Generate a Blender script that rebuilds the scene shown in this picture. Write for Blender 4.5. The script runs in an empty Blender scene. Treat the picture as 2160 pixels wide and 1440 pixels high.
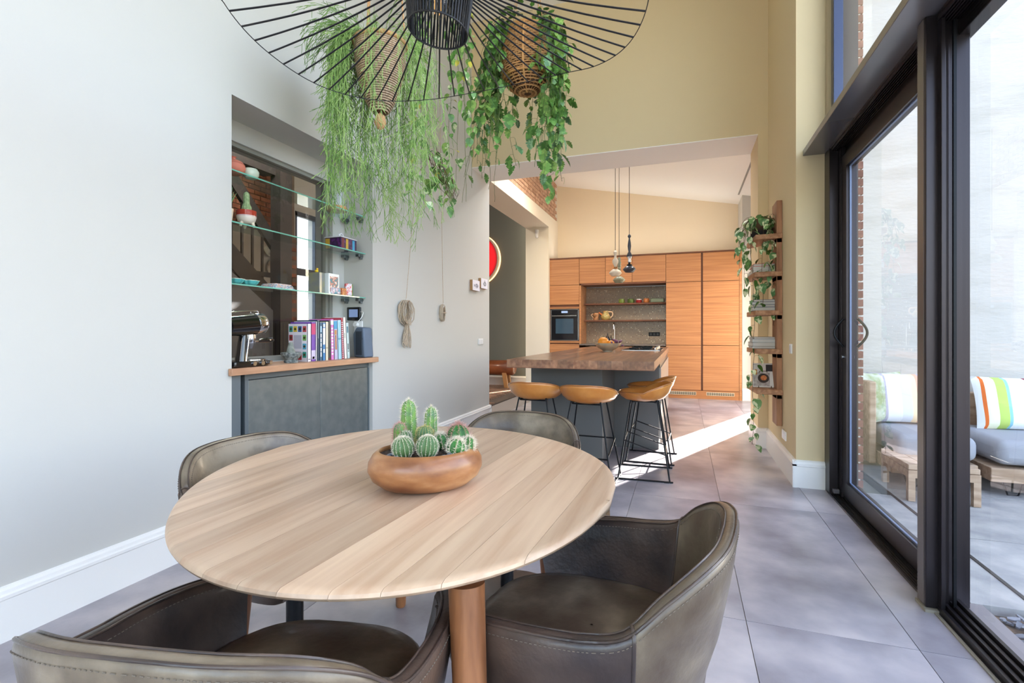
import bpy, math, random
from mathutils import Vector, Matrix, Euler
random.seed(7)
PI = math.pi
C = bpy.context.scene.collection
SC = bpy.context.scene
def R(a): return math.radians(a)

# ------------------------------------------------------------------ camera
cam_d = bpy.data.cameras.new('camera'); cam = bpy.data.objects.new('camera', cam_d); C.objects.link(cam)
cam.location = (0, 0, 1.15); cam.rotation_euler = (R(90), 0, R(19.022))
cam_d.sensor_width = 36; cam_d.lens = 17.5; cam_d.shift_y = -20/2160; cam_d.clip_start = 0.03; cam_d.clip_end = 300
SC.camera = cam
# ------------------------------------------------------------------ sky, sun, exposure
W = bpy.data.worlds.new('sky'); SC.world = W; W.use_nodes = True
nt = W.node_tree; bg = nt.nodes['Background']
sky = nt.nodes.new('ShaderNodeTexSky'); sky.sky_type = 'NISHITA'; sky.sun_disc = False
sky.sun_elevation = R(27); sky.sun_rotation = R(24); sky.air_density = 1.0; sky.dust_density = 3.0; sky.ozone_density = 1.0
mixn = nt.nodes.new('ShaderNodeMix'); mixn.data_type = 'RGBA'; mixn.inputs[0].default_value = 0.45
nt.links.new(sky.outputs[0], mixn.inputs[6]); mixn.inputs[7].default_value = (0.77, 0.83, 0.92, 1)
nt.links.new(mixn.outputs[2], bg.inputs['Color']); bg.inputs['Strength'].default_value = 1.0
sun_d = bpy.data.lights.new('sun', 'SUN'); sun = bpy.data.objects.new('sun', sun_d); C.objects.link(sun)
sun_d.energy = 18.0; sun_d.angle = R(0.55); sun_d.color = (1.0, 0.96, 0.90)
sd = Vector((-0.41*math.cos(R(27)), -0.912*math.cos(R(27)), -math.sin(R(27))))
sun.rotation_euler = sd.to_track_quat('-Z', 'Y').to_euler(); sun.location = (4, 12, 6)
SC.view_settings.view_transform = 'Standard'; SC.view_settings.look = 'None'
SC.view_settings.exposure = 1.2; SC.view_settings.gamma = 1; SC.view_settings.use_curve_mapping = False
SC.cycles.max_bounces = 14; SC.cycles.diffuse_bounces = 8; SC.cycles.transparent_max_bounces = 24
SC.cycles.transmission_bounces = 8; SC.cycles.glossy_bounces = 5
SC.cycles.sample_clamp_indirect = 6.0; SC.cycles.blur_glossy = 0.6
SC.cycles.caustics_reflective = False; SC.cycles.caustics_refractive = False

# ------------------------------------------------------------------ mesh helpers
class G:
    def __init__(s): s.v = []; s.f = []; s.m = []; s.cur = 0
    def add(s, vs, fs):
        o = len(s.v); s.v += [tuple(p) for p in vs]
        for q in fs: s.f.append(tuple(i+o for i in q)); s.m.append(s.cur)
        return s
    def box(s, x0, y0, z0, x1, y1, z1):
        v = [(x0,y0,z0),(x1,y0,z0),(x1,y1,z0),(x0,y1,z0),(x0,y0,z1),(x1,y0,z1),(x1,y1,z1),(x0,y1,z1)]
        return s.add(v, [(0,3,2,1),(4,5,6,7),(0,1,5,4),(1,2,6,5),(2,3,7,6),(3,0,4,7)])
    def prism(s, pts, axis, a, b):
        n = len(pts)
        def P(p, t):
            return (t, p[0], p[1]) if axis == 0 else ((p[0], t, p[1]) if axis == 1 else (p[0], p[1], t))
        v = [P(p, a) for p in pts]+[P(p, b) for p in pts]
        return s.add(v, [tuple(range(n))[::-1], tuple(range(n, 2*n))]+[(i, (i+1)%n, n+(i+1)%n, n+i) for i in range(n)])
    def tube(s, path, r, n=8, caps=True, closed=False):
        path = [Vector(p) for p in path]; m = len(path); vs = []
        rr = r if isinstance(r, (list, tuple)) else [r]*m
        up = None
        for i, p in enumerate(path):
            a = path[(i-1) % m] if (closed or i > 0) else p
            b = path[(i+1) % m] if (closed or i < m-1) else p
            d = (b-a)
            if d.length < 1e-9: d = Vector((0,0,1))
            d.normalize()
            if up is None:
                up = Vector((0,0,1)) if abs(d.z) < .9 else Vector((1,0,0))
            x = d.cross(up)
            if x.length < 1e-6: x = d.cross(Vector((1,.2,.1)))
            x.normalize(); y = x.cross(d).normalized(); up = y
            for k in range(n):
                t = 2*PI*k/n; vs.append(p+(x*math.cos(t)+y*math.sin(t))*rr[i])
        fs = []
        for i in range(m if closed else m-1):
            j = (i+1) % m
            for k in range(n):
                fs.append((i*n+k, i*n+(k+1)%n, j*n+(k+1)%n, j*n+k))
        if caps and not closed: fs += [tuple(range(n))[::-1], tuple(range((m-1)*n, m*n))]
        return s.add(vs, fs)
    def lathe(s, prof, n=24, c=(0,0,0), sx=1, sy=1, caps=True):
        vs = []; m = len(prof)
        for (r, z) in prof:
            for k in range(n):
                t = 2*PI*k/n; vs.append((c[0]+r*math.cos(t)*sx, c[1]+r*math.sin(t)*sy, c[2]+z))
        fs = [(i*n+k, i*n+(k+1)%n, (i+1)*n+(k+1)%n, (i+1)*n+k) for i in range(m-1) for k in range(n)]
        if caps: fs += [tuple(range(n))[::-1], tuple(range((m-1)*n, m*n))]
        return s.add(vs, fs)
    def sphere(s, c, r, n=12, m=8, sz=1):
        prof = [(r*math.sin(PI*i/m)+1e-5, -r*sz*math.cos(PI*i/m)) for i in range(m+1)]
        return s.lathe(prof, n, c, caps=False)
    def grid(s, rows, closed=False):
        nr = len(rows); nc = len(rows[0]); vs = [p for r in rows for p in r]
        return s.add(vs, [(i*nc+k, i*nc+(k+1)%nc, (i+1)*nc+(k+1)%nc, (i+1)*nc+k) for i in range(nr-1) for k in range(nc if closed else nc-1)])
    def xf(s, M):
        s.v = [tuple(M @ Vector(p)) for p in s.v]; return s

def mesh(g, mats, smooth=None, name='m'):
    me = bpy.data.meshes.new(name); me.from_pydata(g.v, [], g.f)
    for m in (mats if isinstance(mats, (list, tuple)) else [mats]): me.materials.append(m)
    if any(g.m): me.polygons.foreach_set('material_index', g.m)
    if smooth is not None:
        me.polygons.foreach_set('use_smooth', [True]*len(me.polygons))
        if smooth < 180: me.set_sharp_from_angle(angle=R(smooth))
    me.update()
    return me
def ob(name, g, mats, parent=None, smooth=None, bevel=0, seg=2, loc=None, rot=None, stuff=False, recalc=True):
    me = g if isinstance(g, bpy.types.Mesh) else mesh(g, mats, smooth, name)
    if recalc and not isinstance(g, bpy.types.Mesh):
        import bmesh
        b = bmesh.new(); b.from_mesh(me); bmesh.ops.recalc_face_normals(b, faces=b.faces); b.to_mesh(me); b.free()
    o = bpy.data.objects.new(name, me); C.objects.link(o)
    if parent: o.parent = parent
    if loc: o.location = loc
    if rot: o.rotation_euler = rot
    if bevel:
        md = o.modifiers.new('b', 'BEVEL'); md.width = bevel; md.segments = seg; md.limit_method = 'ANGLE'; md.angle_limit = R(35)
        me.polygons.foreach_set('use_smooth', [True]*len(me.polygons)); md.harden_normals = False
        me.set_sharp_from_angle(angle=R(75))
    if stuff: o['kind'] = 'stuff'
    return o
def thing(name, label, cat, loc=(0,0,0), rz=0, group=None):
    o = bpy.data.objects.new(name, None); C.objects.link(o); o.empty_display_size = .05
    o.location = loc; o.rotation_euler = (0, 0, rz); o['label'] = label; o['category'] = cat
    if group: o['group'] = group
    return o
def tag(o, label, cat, group=None):
    o['label'] = label; o['category'] = cat
    if group: o['group'] = group
    return o
def struct(name, g, m, **k):
    o = ob(name, g, m, **k); o['kind'] = 'structure'; return o
def dup(root, loc, rz, label, group=None):
    r = root.copy(); C.objects.link(r); r.location = loc; r.rotation_euler = (0, 0, rz); r['label'] = label
    if group: r['group'] = group
    for ch in list(root.children):
        c = ch.copy(); C.objects.link(c); c.parent = r
        for g in list(ch.children):
            d = g.copy(); C.objects.link(d); d.parent = c
    return r
def arc(c, r, a0, a1, n, z=0): return [(c[0]+r*math.cos(R(a0+(a1-a0)*i/n)), c[1]+r*math.sin(R(a0+(a1-a0)*i/n)), z) for i in range(n+1)]
def bez(p, n=12):
    # catmull-rom through points
    p = [Vector(q) for q in p]; P = [p[0]]+p+[p[-1]]; out = []
    for i in range(1, len(P)-2):
        for k in range(n):
            t = k/n; a, b, c_, d = P[i-1], P[i], P[i+1], P[i+2]
            out.append(.5*((2*b)+(c_-a)*t+(2*a-5*b+4*c_-d)*t*t+(3*b-a-3*c_+d)*t**3))
    out.append(p[-1]); return out

# ------------------------------------------------------------------ materials
def lin(c):
    return tuple(((x/255)/12.92 if x/255 <= .04045 else ((x/255+.055)/1.055)**2.4) for x in c)+(1,)
MC = {}
def mat(name, col, rough=.5, metal=0, col2=None, scale=5, stretch=(1,1,1), bump=0, bscale=None, rand=0, spec=.5, detail=4, coat=0, emit=None, es=0, contrast=(.35,.65), trans=0, col3=None, sheen=0, rot=(0,0,0), ior=None):
    if name in MC: return MC[name]
    m = bpy.data.materials.new(name); m.use_nodes = True; t = m.node_tree; N = t.nodes; L = t.links
    b = N['Principled BSDF']; b.inputs['Roughness'].default_value = rough; b.inputs['Metallic'].default_value = metal
    b.inputs['Specular IOR Level'].default_value = spec; b.inputs['Coat Weight'].default_value = coat
    b.inputs['Coat Roughness'].default_value = .1
    b.inputs['Transmission Weight'].default_value = trans
    if ior: b.inputs['IOR'].default_value = ior
    if sheen: b.inputs['Sheen Weight'].default_value = sheen
    cc = lin(col); b.inputs['Base Color'].default_value = cc
    if emit: b.inputs['Emission Color'].default_value = lin(emit); b.inputs['Emission Strength'].default_value = es
    last = None
    if col2 or bump or rand:
        tc = N.new('ShaderNodeTexCoord'); mp = N.new('ShaderNodeMapping'); mp.inputs['Scale'].default_value = stretch; mp.inputs['Rotation'].default_value = rot
        oi = N.new('ShaderNodeObjectInfo'); va = N.new('ShaderNodeVectorMath'); va.operation = 'ADD'
        sc_ = N.new('ShaderNodeVectorMath'); sc_.operation = 'SCALE'; sc_.inputs['Scale'].default_value = 13.0
        cmb = N.new('ShaderNodeCombineXYZ'); L.new(oi.outputs['Random'], cmb.inputs[0]); L.new(oi.outputs['Random'], cmb.inputs[1]); L.new(oi.outputs['Random'], cmb.inputs[2])
        L.new(cmb.outputs[0], sc_.inputs[0]); L.new(tc.outputs['Object'], va.inputs[0]); L.new(sc_.outputs[0], va.inputs[1])
        L.new(va.outputs[0], mp.inputs[0])
        vec = mp.outputs[0]
    if col2:
        no = N.new('ShaderNodeTexNoise'); no.inputs['Scale'].default_value = scale; no.inputs['Detail'].default_value = detail; L.new(vec, no.inputs['Vector'])
        rp = N.new('ShaderNodeValToRGB'); rp.color_ramp.elements[0].position = contrast[0]; rp.color_ramp.elements[1].position = contrast[1]
        rp.color_ramp.elements[0].color = cc; rp.color_ramp.elements[1].color = lin(col2)
        if col3:
            e = rp.color_ramp.elements.new((contrast[0]+contrast[1])/2); e.color = lin(col3)
        L.new(no.outputs[0], rp.inputs[0]); last = rp.outputs[0]
    if rand:
        hs = N.new('ShaderNodeHueSaturation'); mr = N.new('ShaderNodeMapRange'); mr.inputs[3].default_value = 1-rand; mr.inputs[4].default_value = 1+rand
        L.new(oi.outputs['Random'], mr.inputs[0]); L.new(mr.outputs[0], hs.inputs['Value'])
        if last: L.new(last, hs.inputs['Color'])
        else: hs.inputs['Color'].default_value = cc
        last = hs.outputs[0]
    if last: L.new(last, b.inputs['Base Color'])
    if bump:
        n2 = N.new('ShaderNodeTexNoise'); n2.inputs['Scale'].default_value = bscale or scale*4; n2.inputs['Detail'].default_value = 5; L.new(vec, n2.inputs['Vector'])
        bm = N.new('ShaderNodeBump'); bm.inputs['Strength'].default_value = bump; bm.inputs['Distance'].default_value = .01
        L.new(n2.outputs[0], bm.inputs['Height']); L.new(bm.outputs[0], b.inputs['Normal'])
    MC[name] = m; return m
def glass(name, tint=(1,1,1), refl=1.0, ior=1.5, rough=0):
    if name in MC: return MC[name]
    m = bpy.data.materials.new(name); m.use_nodes = True; t = m.node_tree; N = t.nodes; L = t.links
    N.remove(N['Principled BSDF']); o = N['Material Output']
    tr = N.new('ShaderNodeBsdfTransparent'); tr.inputs[0].default_value = tint+(1,)
    gl = N.new('ShaderNodeBsdfGlossy'); gl.inputs['Roughness'].default_value = rough; gl.inputs[0].default_value = (refl, refl, refl, 1)
    fr = N.new('ShaderNodeFresnel'); fr.inputs[0].default_value = ior
    ge = N.new('ShaderNodeNewGeometry'); mu = N.new('ShaderNodeMath'); mu.operation = 'MULTIPLY'; iv = N.new('ShaderNodeMath'); iv.operation = 'SUBTRACT'; iv.inputs[0].default_value = 1.0
    L.new(ge.outputs['Backfacing'], iv.inputs[1]); L.new(fr.outputs[0], mu.inputs[0]); L.new(iv.outputs[0], mu.inputs[1])
    mx = N.new('ShaderNodeMixShader'); L.new(mu.outputs[0], mx.inputs[0]); L.new(tr.outputs[0], mx.inputs[1]); L.new(gl.outputs[0], mx.inputs[2]); L.new(mx.outputs[0], o.inputs[0])
    MC[name] = m; return m
paint = mat('wall_paint', (203,202,197), .85, bump=.03, bscale=120)
paintb = mat('partition_paint', (219,200,160), .85, bump=.03, bscale=120)
ceilm = mat('ceiling_paint', (246,244,240), .9)
paintk = mat('kitchen_paint', (232,218,194), .85)
trim = mat('white_trim', (243,242,240), .35)
greyp = mat('hall_paint', (112,114,108), .8)
bronze = mat('bronze_aluminium', (58,52,54), .32, .75)
black = mat('black_metal', (22,23,27), .38, .6)
chrome = mat('chrome', (225,225,228), .07, 1)
steel = mat('brushed_steel', (170,172,175), .28, 1)
tilem = mat('floor_tile', (132,127,134), .28, col2=(190,182,184), scale=3.0, detail=9, bump=.05, bscale=50, rand=.07, contrast=(.32,.68), col3=(160,155,162), spec=.5)
patm = mat('patio_slab', (152,150,150), .7, col2=(182,178,174), scale=6, detail=8, bump=.25, bscale=60, rand=.08)
tablew = mat('table_walnut', (190,156,127), .36, col2=(214,186,157), scale=3.4, stretch=(11,.6,9), detail=7, bump=.03, bscale=30, rand=.22, col3=(204,174,146), contrast=(.3,.68))
legw = mat('walnut_leg', (122,76,46), .4, col2=(176,118,76), scale=3, stretch=(8,8,.8), detail=5, bump=.03)
kitw = mat('kitchen_veneer', (168,112,72), .42, col2=(196,140,94), scale=3.4, stretch=(.35,6,14), detail=7, rand=.05, col3=(182,126,82), contrast=(.32,.68))
kitd = mat('kitchen_wood_dark', (112,68,44), .5)
butch = mat('butcher_block', (122,78,52), .3, col2=(166,116,82), scale=2, stretch=(12,.8,12), detail=4, rand=.30, col3=(144,98,68), coat=.25)
shelfw = mat('reclaimed_wood', (150,104,72), .55, col2=(190,144,106), scale=4, stretch=(8,.8,8), detail=6, bump=.12, rand=.1, col3=(168,122,86))
shelfv = mat('reclaimed_wood_upright', (138,92,62), .55, col2=(178,130,94), scale=4, stretch=(8,8,.8), detail=6, bump=.12)
oakw = mat('oak_top', (176,130,100), .45, col2=(206,160,126), scale=4, stretch=(6,.8,6), detail=5)
isl = mat('island_lacquer', (98,99,98), .5)
cabg = mat('cabinet_metallic_grey', (112,118,118), .40, .35, col2=(126,130,128), scale=14, detail=9, bump=.03, bscale=140)
cabf = mat('cabinet_frame_grey', (96,104,108), .5)
brickm = mat('brick', (122,74,64), .85, col2=(168,118,100), scale=9, detail=6, bump=.4, bscale=60, rand=.18)
brickk = mat('pale_brick', (170,130,108), .85, col2=(206,172,148), scale=9, detail=6, bump=.4, bscale=60, rand=.12)
mortar = mat('mortar', (214,208,198), .9, bump=.2, bscale=80)
whitew = mat('whitewashed_brick', (200,194,186), .9, col2=(180,174,164), scale=2.2, stretch=(1,1,3), detail=8, bump=.5, bscale=14, contrast=(.5,.85))
leather = mat('olive_leather', (82,68,55), .34, col2=(142,128,108), scale=7, detail=9, bump=.10, bscale=70, contrast=(.36,.68), col3=(104,91,75), coat=.12)
leatherd = mat('dark_leather', (54,44,41), .34, col2=(88,72,62), scale=8, detail=6, bump=.1, bscale=90, coat=.15)
stitch = mat('pale_stitching', (112,102,90), .8)
tan = mat('tan_leather', (200,124,52), .3, col2=(218,146,72), scale=8, coat=.3)
greyfab = mat('grey_fabric', (160,160,166), .95, bump=.1, bscale=200)
lampm = mat('lamp_black', (24,24,28), .45, .2)
fil = mat('filament', (255,190,110), .5, emit=(255,190,110), es=.35)
clear = glass('clear_glass')
# ================================================================== ROOM SHELL
CZ = 4.85; LX = -2.4; LT = -2.85
NY0, NY1, NZ = 2.13, 3.47, 2.485
g = G()
g.box(LT,-3.2,0, LX,NY0,CZ); g.box(LT,NY1,0, LX,6.05,CZ); g.box(LT,NY0,NZ, LX,NY1,CZ)
g.box(LT,NY0,0, -2.68,NY1,.95); g.box(LT,NY0,.95, -2.68,2.2,NZ); g.box(LT,3.33,.95, -2.68,NY1,NZ); g.box(LT,2.2,2.355, -2.68,3.33,NZ)
struct('wall_left', g, paint)
# kitchen continuation of the left wall: beam above the hall opening and the end column
g = G(); g.box(LT,6.05,3.13, LX,9.07,3.36); g.box(LT,9.07,0, LX,9.95,3.36)
struct('wall_left_kitchen', g, mat('kitchen_left_paint', (236,228,212), .85))
g = G(); g.box(LX-.3,6.05,3.36, LX-.012,9.8,4.3); wb = struct('wall_left_upper', g, mortar)
bme = mesh(G().box(0,0,0, .02,.205,.055), brickk)
random.seed(3)
for r in range(12):
    for c in range(19):
        y = 6.05+c*.215-(.107 if r % 2 else 0); y0 = max(y, 6.06); z = 3.367+r*.066
        if y+.205 > 9.79: continue
        o = ob('brick', bme, None, wb, loc=(LX-.018+random.uniform(-.003,.002), y0, z))
# partition with the wide opening to the kitchen
g = G(); g.box(LX,5.48,3.12, 1.2,6.05,CZ); g.box(.70,5.48,0, 1.2,6.05,3.12)
wp = struct('wall_partition', g, paintb); ob('soffit_bounce_panel', G().box(LX,5.482,3.112,.70,6.05,3.12), ceilm, wp)  # white paint puts the bounced floor light into the underside's colour
g = G(); g.box(.79,4.19,0, .98,5.48,2.45); g.box(.79,4.19,2.45, .98,5.48,CZ); g.box(.98,4.205,0, 1.12,5.48,CZ); g.box(1.12,4.32,0,1.15,5.48,CZ)
struct('wall_pier', g, paintb)
g = G(); g.box(1.2,5.48,0, 1.4,7.5,3.9); g.box(1.2,8.95,0, 1.4,9.95,3.9); g.box(1.2,7.5,2.42, 1.4,8.95,3.9); g.box(1.2,7.5,0, 1.4,8.95,.02)
g.box(.93,9.16,0, 1.2,9.95,3.9)
struct('wall_right_kitchen', g, paint)
g = G(); g.box(LT,9.8,0, 1.4,9.98,4.4); struct('wall_kitchen_back', g, paintk)
# ceilings
g = G(); g.box(-2.85,-3.2,CZ, 1.3,6.05,CZ+.2); struct('ceiling', g, ceilm)
kc = lambda x: 4.09-.193*(x+2.4)
g = G(); g.prism([(-2.45,kc(-2.45)),(1.4,kc(1.4)),(1.4,kc(1.4)+.15),(-2.45,kc(-2.45)+.15)], 1, 7.0, 9.95)
for xa, xb, ya, yb in ((-2.45,1.4,6.0,6.2),(-2.45,-2.2,6.2,7.0),(-1.0,1.4,6.2,7.0)): g.prism([(xa,kc(xa)),(xb,kc(xb)),(xb,kc(xb)+.15),(xa,kc(xa)+.15)], 1, ya, yb)
kce = struct('ceiling_kitchen', g, ceilm)
g = G(); x = .86; g.prism([(x,kc(x)-.004),(x+.025,kc(x+.025)-.004),(x+.025,kc(x)+.01),(x,kc(x)+.01)], 1, 6.05, 9.15)
ob('slot_profile', g, mat('slot_grey', (150,148,145), .5), kce)
# wall behind the camera, mostly glazed
g = G(); g.box(LT,-3.2,0, 1.2,-3.05,.1); g.box(LT,-3.2,2.7, 1.2,-3.05,CZ); g.box(LT,-3.2,.1, -2.1,-3.05,2.7); g.box(.8,-3.2,.1,1.2,-3.05,2.7)
struct('wall_back', g, paint)
g = G()
for x in (-2.1, -.7, .74): g.box(x,-3.16,.1, x+.06,-3.08,2.7)
g.box(-2.1,-3.16,.1,.8,-3.08,.16); g.box(-2.1,-3.16,2.64,.8,-3.08,2.7)
w2 = struct('window_2', g, bronze)
# ---- hall behind the left wall
g = G(); g.box(-6.4,10.2,0, LT,10.35,4.2); g.box(-6.4,-1.2,0, LT,-1.05,4.2)
g.box(-6.4,-1.2,0,-6.2,6.75,4.2); g.box(-6.4,7.28,0,-6.2,10.35,4.2); g.box(-6.4,6.75,0,-6.2,7.28,.1); g.box(-6.4,6.75,3.2,-6.2,7.28,4.2)
struct('wall_hall', g, mat('hall_wall_white', (190,186,176), .9))
g = G(); g.box(-6.19,10.17,0, LT-.01,10.2,4.2); struct('wall_hall_end', g, greyp)
g = G(); g.box(-6.4,-1.2,4.2, LT,10.35,4.35); struct('ceiling_hall', g, mat('hall_ceiling', (96,94,92), .9))
hb = struct('wall_hall_brick', G().box(-6.2,5.3,2.72,-6.17,6.7,4.15).box(-6.2,6.5,.02,-6.17,6.75,2.72).box(-6.2,7.28,.02,-6.17,7.7,4.15), mat('dark_mortar', (120,104,92), .9))
bme2 = mesh(G().box(0,0,0, .02,.205,.058), mat('hall_brick', (116,66,44), .85, col2=(164,104,76), scale=6, rand=.25))
nb = 0
for (ya, yb, za, zb) in ((5.32,6.72,2.74,4.1),(6.52,6.74,1.2,2.7),(7.29,7.72,1.2,3.9)):
    r = 0
    while za+r*.072 < zb:
        y = ya-(.11 if r % 2 else 0)
        while y+.205 < yb:
            if y >= ya-.02 and nb < 292: ob('brick', bme2, None, hb, loc=(-6.17, y, za+r*.072)); nb += 1
            y += .22
        r += 1
# ---- floor : sub-slab plus individual tiles
fl = struct('floor', G().box(-2.4,-3.2,-.2, 1.02,9.8,-.006).box(-2.85,6.05,-.2,-2.4,9.07,-.006), mat('grout', (150,143,138), .9))
TX = .572; TY = 1.455; jx = .235; jy = 2.18
tiles = {}
for i in range(-5, 2):
    for j in range(-4, 6):
        x0 = jx+i*TX; y0 = jy+j*TY; x1 = min(x0+TX, 1.02 if y0 < 4.2 else 1.2); x0 = max(x0, LX); y1 = min(y0+TY, 9.8)
        if x1-x0 < .03 or y0 > 9.7: continue
        x0 += .0015; x1 -= .0015; y0 += .0015; y1 -= .0015
        ob('tile', G().box(x0, y0, -.01, x1, y1, 0), tilem, fl)
# the hall floor of small warm brown bricks
hf = struct('floor_hall', G().box(-6.2,-1.05,-.2, -2.85,10.2,-.006), mat('hall_grout', (92,80,70), .9))
hm = mesh(G().box(0,0,-.008,.196,.064,0), mat('hall_paver', (112,84,68), .55, col2=(158,124,102), scale=4, rand=.3))
k = 0
for i in range(17):
    for j in range(42):
        x = -4.6+i*.2+(.1 if j % 2 else 0); y = 7.3+j*.068
        if x+.196 > -2.86 or k >= 298: continue
        ob('brick', hm, None, hf, loc=(x, y, 0)); k += 1
g = G()
for i in range(17):
    for j in range(120):
        x = -6.1+i*.2+(.1 if j % 2 else 0); y = 2.0+j*.068
        if x+.196 > -2.86 or (x > -4.7 and y > 7.25): continue
        g.box(x, y, -.008, x+.196, y+.064, 0)
ob('brick_paving', g, MC['hall_paver'], hf, stuff=True)
ob('threshold', G().box(-2.86,6.05,-.01,-2.83,9.07,.004), mat('threshold', (60,52,48), .6), hf)
# ---- baseboards with a moulded top
BBP = [(0,0),(.022,0),(.022,.155),(.026,.160),(.026,.172),(.020,.178),(.018,.190),(.010,.198),(0,.202)]
def bb(name, a, b, n):
    # runs from a to b on the floor, projecting towards n (unit xy)
    g = G(); m = len(BBP); v = []
    for (px, py) in (a, b):
        for (d, z) in BBP: v.append((px+n[0]*d, py+n[1]*d, z))
    g.add(v, [(i, (i+1)%m, m+(i+1)%m, m+i) for i in range(m)]+[tuple(range(m))[::-1], tuple(range(m, 2*m))])
    return struct(name, g, trim)
bb('baseboard_left', (LX,-3), (LX,NY0), (1,0)); bb('baseboard_left.001', (LX,NY1), (LX,6.076), (1,0))
bb('baseboard_left_end', (LX+.026,6.05), (LT,6.05), (0,1))
bb('baseboard_pier_side', (.79,4.164), (.79,5.48), (-1,0)); bb('baseboard_pier_front', (.764,4.19), (.975,4.19), (0,-1))
bb('baseboard_partition', (.70,5.48), (.79,5.48), (0,-1)); bb('baseboard_opening', (.70,5.454), (.70,6.05), (-1,0))
bb('baseboard_hall', (-6.1,10.17), (LT,10.17), (0,-1)); bb('baseboard_column', (-2.85,9.07), (-2.4,9.07), (0,-1))
bb('baseboard_kitchen', (.93,9.16), (1.2,9.16), (0,-1))
# ================================================================== SLIDING WINDOW WALL (right)
FX = .98
def fr(name, parts, m=bronze, **k):
    g = G()
    for p in parts: g.box(*p)
    return ob(name, g, m, **k)
# fixed structure of the window wall
win = struct('window_1', G().box(1.02,4.10,0, 1.16,4.19,CZ), bronze)      # jamb by the pier
ob('jamb', G().box(.975,4.06,0, 1.03,4.19,2.45).box(1.03,4.0,.0,1.06,4.08,2.45), bronze, win, bevel=.003)
ob('head_ledge', G().box(.835,-3.05,2.452, 1.10,4.19,2.495), mat('ledge_bronze', (128,126,130), .25, .55), win, bevel=.003)
g = G()
for i in range(7): g.box(.985+i*.012,-3.05,2.425+.0*i, .991+i*.012,4.12,2.452)
g.box(.98,-3.05,2.44,1.10,4.12,2.452)
ob('head_grooves', g, mat('groove_bronze', (66,58,58), .35, .6), win)
ob('head_rail', G().box(1.062,-3.05,2.36, 1.12,4.12,2.45), bronze, win, bevel=.003)
g = G(); g.box(.975,2.6,0,.985,4.12,.012)
for i in range(7): g.box(.988+i*.013,2.6,0, .995+i*.013,4.12,.013)
g.box(.985,2.6,-.01,1.09,4.12,.006)
ob('threshold_track', g, mat('track_bronze', (52,46,46), .3, .7), win)
# centre post
ob('post', G().box(.945,2.50,.015, 1.0,2.575,2.452).box(.995,2.515,.0,1.10,2.60,2.452), bronze, win, bevel=.003)
ob('post_grey_strip', G().box(.943,2.515,.02,.946,2.572,2.45), mat('post_face', (112,104,100), .35, .4), win)
ob('sealant', G().box(.938,2.485,0,1.0,2.582,.012).box(.968,-3.05,0,.978,2.49,.006), mat('sealant', (150,142,126), .7), win)
# fixed pane frame (near)
g = G()
for i in range(4): g.box(.985+.02*i,-3.05,0, .999+.02*i,2.50,.03+.012*i)
ob('sill_profile', g, bronze, win)
ob('rubber_gasket', G().box(1.048,-3.05,.05,1.056,2.49,.062).box(1.02,2.455,.05,1.03,2.468,2.4), black, win)
ob('frame_stile', G().box(.985,2.468,.03,1.0,2.51,2.42).box(1.0,2.485,.05,1.018,2.54,2.40).box(1.018,2.515,.06,1.032,2.56,2.39).box(1.032,2.55,.06,1.05,2.62,2.39), bronze, win, bevel=.002)
ob('outer_stile', G().box(1.10,2.55,.03,1.112,2.74,2.42), mat('outer_bronze', (200,192,192), .4, 0), win, bevel=.002)
ob('corner_clip', G().box(1.085,2.54,.06,1.10,2.63,.16).box(1.085,2.54,2.28,1.10,2.63,2.37), black, win, bevel=.003)
ob('sill_outer', G().box(1.07,-3.05,0,1.16,2.56,.03), mat('sill_aluminium', (150,142,148), .3, .5), win)
ob('pane', G().box(1.052,-3.0,.05, 1.060,2.60,2.42), clear, win)
ob('gasket', G().box(1.05,2.585,.06,1.054,2.60,2.39), mat('gasket_blue', (110,124,156), .35), win)
ob('mullion', G().box(1.0,-1.3,.0,1.12,-1.2,CZ), bronze, win)
# upper lights
ob('upper_frame', G().box(1.0,4.06,2.495,1.06,4.12,CZ).box(1.0,-3.05,2.495,1.06,4.12,2.53).box(1.0,-3.05,CZ-.08,1.06,4.12,CZ), mat('upper_frame', (70,74,92), .25, .6), win, bevel=.003)
ob('upper_mullion', G().box(1.0,-.7,2.5,1.08,-.62,CZ), bronze, win)
ob('pane', G().box(1.03,-3.0,2.52,1.038,4.07,CZ-.05), clear, win)
# sliding leaf
dr = struct('door_1', G().box(1.035,3.90,.03, 1.095,4.0,2.36).box(1.035,2.66,.03,1.095,2.74,2.36).box(1.035,2.74,.03,1.095,3.90,.13).box(1.035,2.74,2.27,1.095,3.90,2.36), bronze)
ob('gasket', G().box(1.052,2.64,.128,1.062,3.9,.14).box(1.052,3.888,.13,1.062,3.905,2.28).box(1.052,2.64,2.262,1.062,3.9,2.275), mat('gasket_blue', (70,82,110), .4), dr)
ob('pane', G().box(1.058,2.62,.12, 1.066,3.91,2.29), clear, dr)
hg = G(); pts = [(1.03-.055*math.sin(PI*t/12), 3.945, 1.05+.19*(t/12)-.0) for t in range(13)]
hg.tube(pts, .008, 10); h = ob('handle', hg, black, dr, smooth=60)
hg = G(); hg.tube([(1.10+.055*math.sin(PI*t/12), 3.90, 1.05+.19*(t/12)) for t in range(13)], .008, 10); ob('handle', hg, black, dr, smooth=60)
ob('keyhole', G().tube([(1.036,3.95,.98),(1.022,3.95,.98)], .012, 16), steel, dr, smooth=40)
ob('door_stop', G().box(.99,4.02,.02,1.03,4.06,.05), mat('stop_grey', (90,88,92), .4), win, bevel=.006)
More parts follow.
